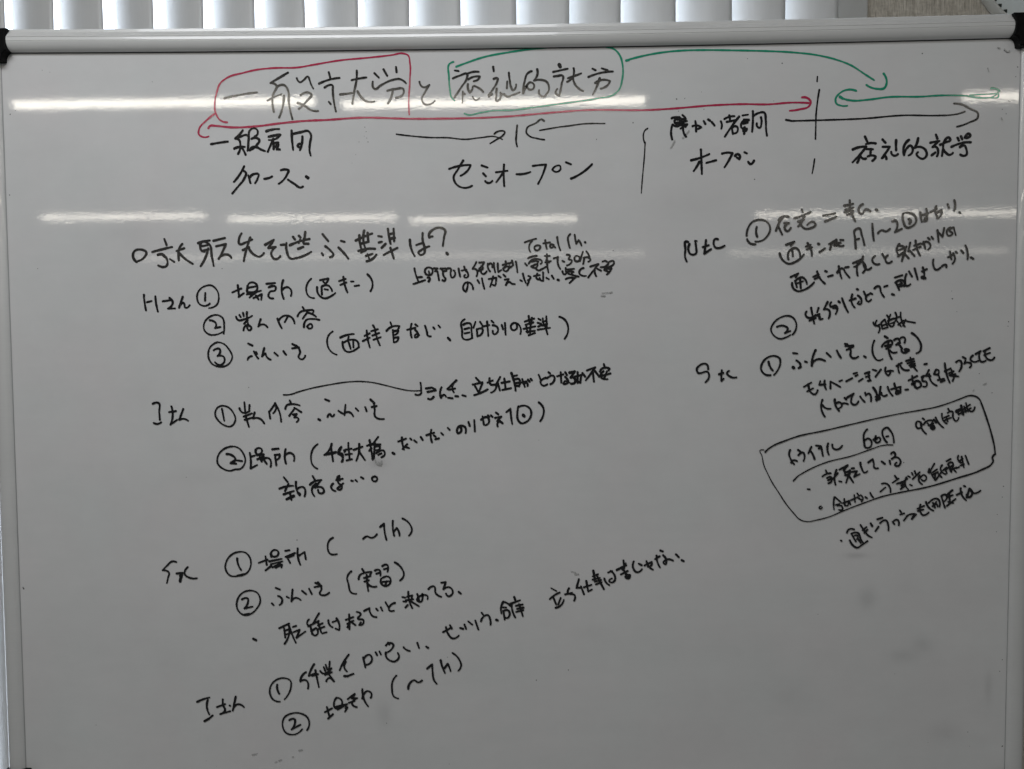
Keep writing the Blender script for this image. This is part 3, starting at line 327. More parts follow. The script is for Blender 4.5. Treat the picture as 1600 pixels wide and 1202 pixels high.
("handwriting","black slanting phrase running up at lower centre","k","30:999,-6024 1019,-6140;24:992,-6090 1054,-6065;24:992,-6130 1074,-6106;24:1014,-6155 1088,-6133;25:1037,-6072 1081,-6163 1121,-6241;24:1029,-6185 1096,-6160;24:1126,-6115 1148,-6163 1185,-6193;24:1170,-6045 1218,-6027;24:1200,-6027 1249,-6088 1249,-6136 1212,-6163 1182,-6145 1215,-6115"),
("handwriting","","k","27:1271,-6015 1381,-5960;24:1348,-5904 1360,-5997;24:1375,-5937 1337,-6012;25:1319,-6068 1396,-6027;24:1331,-5979 1371,-6050 1411,-6103;27:1378,-6073 1423,-6073 1405,-6118 1371,-6095"),
("handwriting","","k","18:507,-6228 570,-6264;24:492,-6359 544,-6314 607,-6281;24:534,-6341 566,-6423;24:619,-6344 589,-6423;24:559,-6461 596,-6450 656,-6367"),
("handwriting","","k","24:831,-6125 803,-6226 858,-6223;24:855,-6208 890,-6302;24:890,-6219 977,-6190;24:917,-6145 939,-6269 981,-6246"),
("handwriting","","k","24:1467,-5915 1460,-5990 1504,-6042 1564,-6005;24:1526,-5942 1559,-5960;24:1593,-5963 1675,-5922 1672,-5960 1630,-5978;24:1615,-5912 1648,-5982 1689,-6012"),
("handwriting","","k","24:1714,-5888 1766,-5855;24:1731,-5847 1741,-5922 1771,-5985;24:1775,-5787 1803,-5798;24:1808,-5844 1845,-5907 1837,-5949 1811,-5934 1845,-5895 1922,-5907"),
("handwriting","","k","24:716,-6231 701,-6284 783,-6314 775,-6377;24:671,-6303 753,-6284"),
("handwriting","","k","24:1955,-5832 1988,-5865"),
("handwriting","","k","27:2022,-5900 2044,-5912"),
("handwriting","lowest black circled 2 entry with bracket","k","24:-2167,-7712 -2082,-7666;24:-2143,-7651 -2114,-7771;27:-2130,-7790 -2073,-7737;24:-2027,-7539 -2058,-7601 -2044,-7663 -1980,-7647 -1971,-7562 -2012,-7539;30:-2029,-7650 -1904,-7616;24:-2014,-7681 -1945,-7639;24:-1983,-7639 -1919,-7631 -1923,-7665 -1900,-7654 -1928,-7704;24:-1894,-7554 -1811,-7492 -1845,-7546 -1781,-7542 -1843,-7616 -1789,-7650;24:-1884,-7600 -1815,-7577;24:-1719,-7434 -1708,-7538 -1654,-7641;24:-1720,-7546 -1649,-7458 -1616,-7480 -1622,-7538"),
("handwriting","","k","24:-791,-7087 -769,-7175 -741,-7239;24:-751,-7186 -709,-7129 -691,-7167 -676,-7216;22:-652,-6999 -574,-7075 -551,-7152 -586,-7213"),
("handwriting","","k","21:-2384,-7930 -2355,-7849 -2381,-7772 -2456,-7729 -2563,-7729 -2655,-7784 -2675,-7866 -2631,-7966 -2552,-7986 -2441,-7919;24:-2592,-7811 -2529,-7800 -2527,-7850 -2570,-7923 -2462,-7865"),
("handwriting","","k","22:-1315,-7271 -1360,-7338 -1369,-7430 -1344,-7525 -1296,-7545"),
("handwriting","","k","25:-1177,-7429 -1149,-7352 -1103,-7326 -1062,-7352 -1014,-7329"),
("handwriting","","k","24:-950,-7186 -891,-7134 -887,-7229 -873,-7321 -841,-7367"),
("handwriting","black name at the head of the right-hand notes","k","27:2284,-2221 2276,-2293 2266,-2372 2342,-2323;26:2247,-2299 2314,-2278;25:2417,-2211 2392,-2208 2383,-2297 2496,-2285"),
("handwriting","","k","26:2083,-2241 2059,-2234 2051,-2324 2048,-2411 2067,-2460;25:2097,-2265 2084,-2324 2114,-2379 2163,-2377 2171,-2292 2159,-2227 2178,-2230"),
("handwriting","black circled 1 line through the second light streak","k","22:2743,-2173 2753,-2103 2812,-2017 2888,-1996 2974,-2024 3008,-2095 2976,-2181 2911,-2234 2841,-2241;25:2748,-2214 2781,-2260 2843,-2272;26:2856,-2077 2849,-2131 2862,-2187;24:3099,-2009 3125,-1975 3217,-1967;25:3147,-1972 3094,-2063 3073,-2122;25:3094,-2063 3143,-2166;27:3164,-2037 3218,-2037 3170,-2091 3194,-2127 3240,-2091;25:3362,-1888 3373,-1915;25:3279,-1984 3363,-1958 3460,-1916;25:3390,-1963 3358,-2033 3321,-2076;25:3321,-2022 3387,-2001;25:3348,-2044 3397,-2100 3462,-2097 3517,-2056 3499,-2029 3424,-2061"),
("handwriting","","k","27:3838,-1849 3937,-1829;25:3898,-1789 3905,-1909;25:3849,-1893 3939,-1872;25:3843,-1922 3938,-1907;25:3874,-1952 3938,-1931;25:3911,-1909 3933,-1963 3963,-2025;25:4044,-1835 4007,-1867 4000,-1916 4030,-1943 4085,-1890 4131,-1917;30:4194,-1898 4207,-1902"),
("handwriting","","k","25:3602,-1958 3737,-1934;25:3626,-2022 3752,-1972"),
("handwriting","black line with a circled mark and ~2 below it","k","25:4155,-2055 4162,-2149 4174,-2243;24:4219,-2162 4264,-2128 4307,-2142 4353,-2113;25:4381,-2030 4418,-2022 4433,-2054 4409,-2151 4486,-2114;25:4497,-1945 4502,-2034 4543,-2101 4599,-2088 4644,-2035 4629,-1970 4567,-1935 4497,-1945;32:4563,-2007 4582,-2024 4572,-2054;25:4690,-1933 4697,-1993 4708,-2038;25:4707,-1966 4776,-1942;25:4756,-1894 4764,-1972 4756,-2028 4730,-2031 4745,-1993;25:4803,-1931 4874,-1898;25:4866,-1867 4865,-1951 4884,-1982;25:4868,-1946 4924,-1909 4925,-1963 4879,-2003 4871,-1962"),
("handwriting","","k","25:3188,-2282 3280,-2249 3242,-2294;25:3216,-2445 3221,-2362 3296,-2319 3349,-2433;22:3259,-2335 3267,-2413;25:3118,-2380 3152,-2453 3217,-2495 3303,-2471 3391,-2393;25:3413,-2304 3466,-2285;25:3423,-2336 3480,-2315;25:3431,-2266 3470,-2337 3481,-2411"),
("handwriting","","k","25:3673,-2279 3748,-2237;25:3710,-2253 3682,-2341;25:3716,-2253 3754,-2298;25:3732,-2296 3753,-2229 3797,-2302 3835,-2297;25:3743,-2269 3802,-2264;25:3796,-2232 3831,-2235"),
("handwriting","","k","25:3973,-2329 3963,-2212 3960,-2125 4005,-2104 4038,-2180 4070,-2294;25:3980,-2230 4009,-2221"),
("handwriting","","k","30:3550,-2273 3561,-2278"),
("handwriting","","k","27:3567,-2367 3626,-2328"),
("handwriting","","k","27:4994,-1845 5008,-1885"),
("handwriting","","k","25:5066,-1801 5077,-1867 5068,-1918"),
("handwriting","","k","28:5125,-1936 5136,-1945"),
("handwriting","black line ending in the letters NG","k","25:4460,-2287 4434,-2335 4451,-2405;24:4460,-2305 4509,-2314 4503,-2433;24:4445,-2357 4502,-2338;24:4449,-2424 4520,-2370;24:4541,-2312 4515,-2390 4492,-2478;24:4518,-2390 4568,-2446;24:4583,-2269 4563,-2369;24:4568,-2347 4631,-2418;24:4642,-2248 4660,-2337 4695,-2415;24:4627,-2304 4699,-2283;24:4617,-2353 4699,-2318;24:4720,-2286 4771,-2262 4810,-2317 4784,-2351;24:4731,-2264 4753,-2340;24:4781,-2219 4800,-2238;24:4819,-2207 4837,-2231"),
("handwriting","","k","24:3244,-2646 3330,-2605 3298,-2650;24:3293,-2688 3315,-2761;24:3293,-2699 3374,-2651 3429,-2729;26:3350,-2661 3359,-2775;20:3320,-2717 3385,-2694;24:3261,-2713 3272,-2769 3321,-2805 3408,-2787 3508,-2708;24:3498,-2646 3558,-2620;24:3515,-2671 3569,-2647;24:3541,-2585 3591,-2685 3631,-2723"),
("handwriting","","k","24:3666,-2644 3717,-2630;24:3768,-2600 3827,-2554 3860,-2600 3907,-2657;24:3784,-2529 3795,-2589 3818,-2667;24:3857,-2543 3895,-2538;27:3945,-2495 4053,-2450;24:4055,-2420 4032,-2483 3955,-2538;24:3999,-2482 3989,-2536 3998,-2636;24:4042,-2472 4087,-2548 4057,-2604;24:4059,-2505 4119,-2570 4151,-2547"),
("handwriting","","k","24:4885,-2134 4900,-2266;24:4882,-2140 4942,-2210 4959,-2111;22:5028,-2107 4989,-2144 5012,-2197 5054,-2170 5018,-2138 5064,-2104 5090,-2192"),
("handwriting","","k","24:4273,-2396 4299,-2444;24:4335,-2410 4306,-2453 4334,-2498 4379,-2480"),
("handwriting","","k","26:3633,-2582 3649,-2588"),
("handwriting","","k","23:4190,-2417 4159,-2462 4199,-2511 4242,-2508"),
("handwriting","black line above and beside the circled 2 at right","k","24:3427,-3037 3416,-3078 3444,-3108 3530,-3076;24:3478,-2997 3498,-3098 3515,-3174;24:3460,-3143 3531,-3114;24:3562,-2998 3546,-3049;24:3530,-3087 3574,-3068;24:3554,-3087 3579,-3098 3572,-3122 3609,-3121;24:3664,-2930 3622,-3017 3671,-3017 3677,-3119;24:3704,-2934 3694,-2982 3759,-2975 3756,-3069;24:3725,-3004 3759,-3000;28:3787,-2926 3800,-2937;24:3826,-2891 3860,-2981 3895,-3049;20:3272,-3298 3309,-3238 3305,-3151 3259,-3096 3204,-3085 3129,-3106 3053,-3171 3026,-3242 3065,-3313 3142,-3347 3196,-3331 3247,-3304;24:3095,-3210 3178,-3201 3215,-3227 3185,-3281 3246,-3258"),
("handwriting","","k","24:4417,-2662 4500,-2636;25:4429,-2714 4468,-2803;24:4424,-2719 4510,-2698 4524,-2763;19:4458,-2741 4499,-2727;24:4462,-2765 4523,-2749;24:4483,-2703 4489,-2763;24:4546,-2623 4531,-2682 4554,-2758 4593,-2737;24:4573,-2593 4608,-2652"),
("handwriting","","k","24:5009,-2439 5075,-2406;24:5029,-2373 5046,-2461;24:5064,-2395 5086,-2460 5061,-2510;24:5094,-2379 5109,-2393"),
("handwriting","","k","24:3910,-2916 3978,-2895;24:3941,-2849 3938,-2949 3971,-2998;23:4004,-2862 4045,-2917 4033,-2960 4000,-2951 4018,-2928"),
("handwriting","","k","24:4069,-2817 4093,-2865;24:4123,-2852 4094,-2885 4121,-2931 4154,-2907;24:4142,-2836 4166,-2847"),
("handwriting","","k","24:4721,-2595 4773,-2570;24:4728,-2552 4745,-2630 4741,-2678;36:4724,-2662 4755,-2671"),
("handwriting","","k","24:5154,-2363 5179,-2392;24:5199,-2307 5224,-2375 5226,-2463;28:5263,-2442 5290,-2458"),
("handwriting","","k","24:4189,-2782 4241,-2759 4261,-2821 4299,-2881;24:4300,-2764 4335,-2753"),
("handwriting","","k","24:4845,-2463 4844,-2522 4879,-2579 4924,-2555;24:4943,-2539 4991,-2526 4991,-2551"),
("handwriting","","k","26:3993,-2789 4003,-2794"),
("handwriting","","k","26:4388,-2849 4410,-2857"),
("handwriting","","k","24:4637,-2562 4673,-2685"),
("handwriting","tiny crammed black word above the right bracket","k","20:4181,-3166 4200,-3203 4254,-3191;20:4219,-3147 4206,-3190 4252,-3221 4242,-3283;20:4270,-3169 4282,-3237;20:4273,-3169 4310,-3134 4341,-3215;20:4287,-3204 4332,-3186;20:4288,-3242 4344,-3224;20:4334,-3088 4356,-3117;20:4374,-3080 4351,-3131;22:4346,-3153 4405,-3126;20:4364,-3126 4360,-3197 4395,-3216 4418,-3170 4373,-3181;20:4428,-3059 4437,-3143 4405,-3172;20:4418,-3126 4482,-3103;20:4448,-3154 4495,-3216;20:4460,-3198 4519,-3149;20:4488,-3056 4493,-3127 4538,-3217;20:4545,-3138 4516,-3206;20:4529,-3149 4578,-3160;18:4573,-3160 4651,-3174"),
("handwriting","black name beside the next circled 1 at right","k","24:3869,-3434 3958,-3429;28:3865,-3408 3909,-3434;24:3885,-3478 3960,-3442;25:3887,-3412 3931,-3483 3932,-3551 3954,-3571 4017,-3555;28:4082,-3550 4101,-3563;22:4196,-3374 4175,-3463 4196,-3556 4242,-3600 4293,-3584;27:4314,-3327 4346,-3346;24:4282,-3444 4301,-3411 4398,-3388 4398,-3415;29:4321,-3437 4393,-3421;24:4355,-3388 4358,-3486 4396,-3585;24:4329,-3469 4383,-3445;25:4372,-3486 4411,-3514 4451,-3508;24:4422,-3368 4465,-3354 4476,-3421;24:4442,-3423 4485,-3402;24:4493,-3347 4529,-3338 4536,-3402;24:4463,-3402 4510,-3467;24:4505,-3454 4519,-3511 4564,-3507;47:4551,-3482 4578,-3487;25:4616,-3291 4690,-3357 4724,-3445 4711,-3499 4674,-3521"),
("handwriting","","k","28:2440,-3747 2486,-3733;24:2471,-3703 2466,-3763 2467,-3824 2492,-3799;23:2554,-3709 2530,-3733 2563,-3773 2639,-3784"),
("handwriting","","k","25:3416,-3607 3437,-3615;28:3533,-3479 3503,-3557 3493,-3656;24:3493,-3650 3536,-3590 3643,-3602"),
("handwriting","","k","23:3025,-3761 2965,-3753 2917,-3689 2931,-3623 2998,-3555 3074,-3542 3127,-3569 3135,-3624 3109,-3701 3065,-3758;27:3002,-3607 3021,-3668 3051,-3708"),
("handwriting","","k","27:3318,-3595 3364,-3659 3354,-3678;24:3343,-3681 3370,-3668"),
("handwriting","","k","23:2316,-3688 2290,-3627 2239,-3632 2185,-3696 2196,-3725 2316,-3724 2327,-3757 2284,-3839"),
("handwriting","","k","25:3279,-3510 3327,-3516"),
("handwriting","","k","40:3281,-3672 3289,-3680"),
("handwriting","","k","25:3660,-3512 3707,-3556"),
("handwriting","","k","24:3774,-3484 3796,-3528 3821,-3568"),
("handwriting","black katakana line under the right bracket","k","22:4474,-3640 4470,-3695 4483,-3744;22:4451,-3664 4509,-3629;22:4496,-3662 4529,-3706 4591,-3712;28:4560,-3608 4641,-3586;22:4605,-3570 4631,-3652 4684,-3723;22:4572,-3637 4649,-3614;22:4594,-3657 4656,-3641;22:4610,-3676 4661,-3663"),
("handwriting","","k","22:3591,-3834 3579,-3876 3632,-3865;22:3640,-3827 3643,-3887 3658,-3928;22:3586,-3878 3652,-3871;22:3707,-3917 3706,-3838 3771,-3872 3818,-3901;22:3806,-3836 3838,-3823"),
("handwriting","","k","22:4027,-3837 4072,-3807;25:4096,-3749 4145,-3731 4140,-3780 4162,-3830 4130,-3833;22:4107,-3788 4147,-3775;22:4182,-3704 4223,-3717;25:4216,-3786 4275,-3704"),
("handwriting","","k","22:3405,-3897 3490,-3848;22:3455,-3864 3473,-3947;22:3443,-3949 3511,-3914;22:3456,-3881 3489,-3964 3528,-3984 3562,-3936"),
("handwriting","","k","22:3885,-3836 3952,-3801;24:3966,-3749 4006,-3738;22:3988,-3776 4012,-3765"),
("handwriting","","k","23:4328,-3681 4333,-3749 4362,-3773 4378,-3727 4345,-3725;22:4378,-3714 4413,-3722"),
("handwriting","","k","25:4765,-3647 4790,-3642"),
("handwriting","long black line just above the drawn panel at right","k","24:4589,-3831 4685,-3780;23:4630,-3780 4642,-3856 4687,-3925;27:4630,-3873 4705,-3840 4730,-3890 4674,-3914 4657,-3862;24:4737,-3793 4760,-3780 4748,-3837 4789,-3846 4782,-3903 4757,-3901;23:4817,-3713 4782,-3780 4836,-3781;23:4821,-3761 4857,-3858 4908,-3891;22:4898,-3707 4875,-3759 4920,-3759 4928,-3721 4898,-3707;23:4922,-3759 4945,-3825;26:4921,-3827 4988,-3814;23:4954,-3849 4997,-3833;24:4994,-3637 5008,-3727 5054,-3859;23:4995,-3729 5062,-3695;22:5041,-3751 5095,-3728;23:5071,-3714 5082,-3760;23:5050,-3773 5117,-3760 5086,-3839;23:5063,-3777 5150,-3788;24:5121,-3626 5168,-3608 5183,-3646 5158,-3730;23:5195,-3567 5227,-3586;23:5225,-3610 5213,-3643 5264,-3630 5293,-3652 5276,-3687;23:5307,-3552 5282,-3598 5314,-3622 5373,-3609;23:5339,-3535 5393,-3500 5379,-3576 5404,-3622 5454,-3609;23:5425,-3502 5495,-3468;23:5435,-3546 5499,-3522;23:5452,-3489 5445,-3544 5490,-3601 5522,-3604 5550,-3575"),
("handwriting","","k","26:3757,-4044 3766,-4108 3808,-4174;23:3763,-4099 3818,-4078 3840,-4108 3802,-4147;23:3840,-4092 3872,-4087 3907,-4098;23:3869,-4026 3890,-4045;23:3899,-4021 3971,-3977 3943,-4054 3943,-4078 3987,-4106 4026,-4065;23:4045,-4010 4079,-4055 4097,-4073"),
("handwriting","","k","26:4191,-3910 4232,-3989 4231,-4061;23:4274,-3902 4267,-3957 4263,-4047;23:4219,-4017 4270,-3984;40:4233,-4044 4261,-4031;23:4284,-3968 4304,-4006 4346,-3996"),
("handwriting","","k","23:4354,-3902 4370,-3946 4412,-4004;23:4394,-3930 4502,-3901;23:4429,-3864 4448,-3925 4485,-3980 4449,-3980 4457,-3947 4501,-3969 4498,-3914"),
("handwriting","","k","23:3618,-4047 3603,-4107 3621,-4196 3647,-4240;23:3620,-4107 3666,-4146 3712,-4149"),
("handwriting","","k","23:4101,-3967 4107,-4000 4137,-3978 4168,-4068"),
("handwriting","","k","26:4555,-3936 4584,-3934"),
("drawn_panel_outline","large hand drawn black box at right","k","19/14:2973,-4644 3003,-4613 3080,-4563 3189,-4519 3342,-4465 3625,-4405 3952,-4329 4277,-4254 4559,-4198;14/16:4559,-4198 4711,-4173 4927,-4130 5088,-4077 5228,-4022;16/20:5228,-4022 5314,-4008 5369,-4028 5413,-4094;20/21:5413,-4094 5471,-4248 5529,-4425 5576,-4623 5582,-4678;21/13:5582,-4678 5551,-4722 5562,-4755 5547,-4788 5429,-4860 5159,-4953 4835,-5052 4509,-5118 4327,-5159 4110,-5235 3892,-5319 3695,-5402 3564,-5435 3465,-5452 3388,-5434 3321,-5372;13/12:3321,-5372 3232,-5267 3121,-5099 3043,-4976 3010,-4909 2959,-4798 2929,-4671 2911,-4629 2957,-4620"),
("handwriting","black title words inside the drawn box above its curved underline","k","23:4129,-4389 4098,-4429 4096,-4529 4119,-4598 4162,-4595 4180,-4529 4150,-4494 4101,-4520;26:4203,-4507 4240,-4499;23:4228,-4466 4238,-4541 4273,-4530 4277,-4488 4221,-4498;23:4355,-4539 4317,-4386 4355,-4368 4388,-4398 4434,-4541;21:4346,-4472 4370,-4467"),
("handwriting","","k","23:3256,-4623 3245,-4658 3268,-4736 3303,-4786;23:3270,-4770 3284,-4745 3336,-4751"),
("handwriting","","k","23:3346,-4622 3373,-4639;23:3351,-4683 3409,-4654 3420,-4681 3410,-4750"),
("handwriting","","k","23:3498,-4587 3464,-4661;23:3483,-4626 3519,-4682 3536,-4728"),
("handwriting","","k","23:3548,-4571 3607,-4579 3584,-4607;23:3611,-4593 3631,-4693"),
("handwriting","","k","23:3689,-4547 3680,-4616 3699,-4679;23:3736,-4561 3748,-4605 3792,-4618 3848,-4575"),
("drawn_underline","thin curved black underline inside the drawn box","k","19:3297,-4979 3346,-4925;14:3341,-4929 3477,-4848 3673,-4765 3956,-4694 4174,-4618 4304,-4574 4424,-4569"),
("handwriting","crammed black words in the upper right corner of the drawn box","k","20:4733,-4311 4699,-4298 4681,-4344 4703,-4379 4746,-4355 4733,-4305 4758,-4399 4799,-4443;23:4756,-4265 4774,-4278;20:4768,-4335 4821,-4289 4867,-4295 4854,-4325;20:4811,-4317 4828,-4344;20:4822,-4347 4878,-4323;55:4866,-4363 4874,-4372;23:4881,-4281 4909,-4314;20:4902,-4255 4941,-4323 4993,-4373;20:4972,-4211 4989,-4290 5028,-4326;20:4994,-4259 5050,-4235;20:5021,-4248 5039,-4304;20:5006,-4288 5076,-4258;20:5041,-4155 5060,-4191;20:5035,-4205 5085,-4186 5099,-4258 5134,-4298 5162,-4258;40:5139,-4186 5193,-4161;20:5150,-4181 5162,-4225;27:5187,-4121 5213,-4225;20:5167,-4214 5215,-4201;20:5157,-4170 5198,-4148;20:5219,-4129 5242,-4195;20:5240,-4091 5266,-4187;20:5215,-4161 5286,-4110;20:5231,-4187 5298,-4149;20:5269,-4162 5307,-4189 5341,-4140"),
("handwriting","first black note line under the curved underline","k","23:3665,-4858 3680,-4895;23:3627,-4930 3667,-4903 3719,-4892;23:3681,-4947 3723,-4934 3729,-4989 3696,-5008;23:3692,-4973 3723,-4958;23:3787,-4854 3766,-4934 3778,-5025;23:3747,-4958 3801,-4892;22:3818,-4984 3846,-4990;25:3820,-4851 3912,-4801 3869,-4859;23:3875,-4840 3889,-4918;23:3886,-4884 3932,-4868;23:3886,-4918 3941,-4901;23:3940,-4859 3898,-5003;23:3930,-4923 3980,-4998;24:3962,-4838 3984,-4835;23:3941,-4881 4019,-4868 3988,-4935 4052,-4902;23:4057,-4772 4077,-4846 4107,-4887 4139,-4869"),
("handwriting","","k","23:4389,-4748 4398,-4790;23:4405,-4670 4431,-4650 4453,-4681 4413,-4728 4484,-4715 4514,-4759 4486,-4811 4450,-4801 4469,-4770"),
("handwriting","","k","23:4147,-4769 4197,-4730 4210,-4780 4219,-4832 4259,-4836"),
("handwriting","","k","23:4299,-4758 4335,-4786"),
("handwriting","","k","19:3459,-5075 3485,-5078"),
("handwriting","second black note line in the drawn box with a small arrow","k","20:4840,-4841 4828,-4882;20:4897,-4785 4837,-4895;20:4855,-4876 4878,-4926 4911,-4976;23:4880,-4884 4928,-4851;20:4883,-4910 4939,-4882;20:4910,-4895 4906,-4954;20:4917,-4973 4978,-4882;20:4948,-4904 4982,-4943;21:4984,-4803 4967,-4849 5027,-4907;20:4996,-4863 5034,-4829;20:5018,-4844 5041,-4896;20:5034,-4852 5066,-4827 5091,-4885;23:5033,-4758 5078,-4733;20:5049,-4794 5098,-4772 5105,-4830;20:5061,-4827 5112,-4805;20:5055,-4789 5080,-4872;20:5078,-4863 5148,-4828;20:5105,-4839 5146,-4885;20:5143,-4841 5177,-4826;22:5167,-4693 5160,-4730 5198,-4775;20:5184,-4750 5219,-4728;20:5203,-4706 5232,-4830;20:5191,-4808 5231,-4793;20:5246,-4693 5285,-4792"),
("handwriting","","k","19:4288,-5108 4347,-5056;20:4303,-5016 4363,-5016 4397,-5058 4405,-5116;22:4451,-4923 4472,-4953;20:4425,-5005 4494,-4956;20:4476,-5016 4536,-4992;20:4514,-5014 4547,-4994 4531,-5072;20:4525,-5038 4569,-5020;20:4518,-5077 4561,-5047;20:4584,-4942 4569,-5014 4605,-5081;20:4552,-4986 4595,-4959;20:4623,-5025 4648,-5037;20:4600,-4926 4622,-4939;20:4643,-4890 4657,-4917;20:4675,-4870 4689,-4906;23:4655,-4961 4732,-4884;21:4731,-4920 4721,-4970 4762,-5022;20:4737,-4954 4787,-4915 4810,-4951 4786,-4984 4756,-4970"),
("handwriting","","k","19:3767,-5168 3759,-5223 3765,-5312;20:3771,-5168 3819,-5207 3849,-5237;20:3781,-5259 3825,-5246;20:3803,-5270 3849,-5270 3859,-5313 3820,-5315;21:3879,-5188 3888,-5268;20:3869,-5237 3923,-5215 3911,-5270 3889,-5259;20:3934,-5210 3951,-5255;20:3956,-5204 4032,-5168;20:3993,-5143 4003,-5226;20:4026,-5124 4048,-5157;20:4043,-5182 4078,-5202;20:4064,-5144 4092,-5180 4076,-5222;20:4120,-5168 4138,-5182"),
("handwriting","","k","17:3614,-5273 3593,-5292 3612,-5306 3630,-5286"),
("handwriting","","k","20:4173,-5116 4187,-5146 4209,-5174"),
("handwriting","black slanting line below the drawn box, starting with a dot","k","22:4513,-5323 4529,-5345;22:4518,-5372 4562,-5359;22:4561,-5442 4606,-5381;22:4591,-5392 4640,-5368 4684,-5365 4652,-5420;24:4652,-5423 4700,-5370;22:4713,-5306 4789,-5272;22:4747,-5257 4743,-5326 4777,-5378 4842,-5348;22:4718,-5331 4783,-5315;22:4810,-5226 4846,-5295 4896,-5328;22:4840,-5239 4943,-5193 4964,-5284;22:4889,-5237 4912,-5293;22:4884,-5276 4938,-5259 4942,-5284;22:4911,-5248 4927,-5226;22:4983,-5160 5003,-5226 5026,-5295;22:4983,-5162 5034,-5143 5043,-5187 5014,-5221;26:5050,-5140 5106,-5093;22:5046,-5176 5111,-5149;22:5072,-5126 5079,-5210;22:5048,-5273 5144,-5193;22:5063,-5226 5118,-5240;24:5157,-5146 5216,-5116;22:5199,-5069 5216,-5149 5266,-5210;25:5237,-5043 5250,-5049;26:5271,-5174 5299,-5072 5333,-5127 5291,-5174 5268,-5144;24:5316,-5094 5355,-5129 5387,-5122 5425,-5097"),
("handwriting","","k","24:3915,-5583 3947,-5538 3995,-5544;22:3966,-5594 4043,-5586 4074,-5659 4103,-5701;19:3966,-5597 4019,-5684;17:3996,-5619 4038,-5617 4028,-5657;21:4038,-5648 4074,-5700;23:3949,-5670 3985,-5728 4031,-5756 4089,-5723 4151,-5679;22:4069,-5492 4114,-5559 4159,-5615 4200,-5637;22:4092,-5553 4138,-5516;22:4114,-5583 4149,-5547"),
("handwriting","","k","22:4240,-5564 4274,-5512;22:4260,-5427 4317,-5408;22:4291,-5472 4364,-5442 4381,-5481 4388,-5556;22:4433,-5455 4455,-5483;22:4438,-5459 4484,-5431 4505,-5496"),
("handwriting","","k","25:3847,-5672 3854,-5677"),
("handwriting","","k","24:4184,-5473 4203,-5505"),
("ink_smear","faint grey smeared leftovers of wiped ink","s","13:1925,-1099 1898,-1152 1880,-1181;13:2086,-989 2055,-1027;13:2015,-1069 2024,-1065;13:-1531,-4715 -1509,-4763 -1469,-4779;21:-1487,-4753 -1457,-4761;13:-1454,-4731 -1460,-4783;13:-3046,-8227 -2993,-8221;8:-2773,-8319 -2750,-8308;13:-2727,-8300 -2696,-8285;13:-2487,-8175 -2446,-8167;13:-2565,-8256 -2550,-8250;8:1100,-2811 1173,-2805;13:1093,-2844 1136,-2841;13:1188,-2807 1217,-2800;8:739,-6030 799,-6045;13:784,-6065 828,-6062;9:5407,-337 5418,-381;13:5512,-119 5535,-125;13:5588,-138 5633,-165 5641,-159;13:5569,-895 5578,-913;7:5313,-3959 5329,-3937;13:5431,-3883 5463,-3866")]
SPECKS="-5298,-216,9 -5209,-239,9 -4027,-363,11 -5688,-710,18 -5626,-667,9 -5728,-1628,15 -5428,-2477,12 -1593,-906,12 -1579,-956,11 -1559,-1072,13 -1602,-1006,9 -1573,-1028,10 -1662,-1071,10 -1701,-1214,9 -1746,-1308,7 1044,-1074,15 1457,-893,18 1947,-636,18 2040,-630,16 1969,-771,12 2256,-753,13 3128,-254,16 3038,-671,10 4685,-170,15 5526,-119,15 5590,-148,15 5626,-170,12 5411,-349,13 5742,-333,15 5724,-438,12 5652,-705,13 5666,-712,13 5583,-796,12 5627,-846,12 5578,-909,10 -2992,-3869,13 5070,-2907,19 5061,-2820,10 5706,-3172,16 5700,-3223,12 5123,-3052,10 5742,-8093,22 5720,-7071,15 5693,-7207,13 -5726,-6238,22 -5733,-6223,15 -2985,-8224,10 2830,-1543,15 1232,-2327,15 330,-7326,15 706,-7203,15 -1440,-7846,12 -2462,-5661,16 -3272,-2495,13 -4911,-7882,10 5625,-5376,12 5678,-5176,13 5690,-5051,15 5622,-5576,12 4554,-4774,15 5537,-3978,13 5389,-3758,12 -703,-8337,10 -3600,-8312,7 -3479,-8382,7 3598,-6539,9 4887,-8051,7 4491,-7240,9 5342,-7927,10 2227,-561,9 1781,-555,7 2741,-199,10 374,-4499,10 -712,-7053,9 -3752,-4918,10 5367,-8095,7"

# ------------------------------------------------------------------ background: daylight, window, wall
m_sky, n, l, p = mat('overcast_daylight')
em = n.new('ShaderNodeEmission'); em.inputs[0].default_value = (.76, .86, 1.0, 1); em.inputs[1].default_value = 4.8
l.new(em.outputs[0], n['Material Output'].inputs[0])
bm = bmesh.new()
vs = [bm.verts.new(q) for q in ((-5.0, 1.6, -1), (2.6, 1.6, -1), (2.6, 1.6, 5), (-5.0, 1.6, 5))]
bm.faces.new(vs); sky = link_bm('sky', bm, m_sky); sky['kind'] = 'structure'

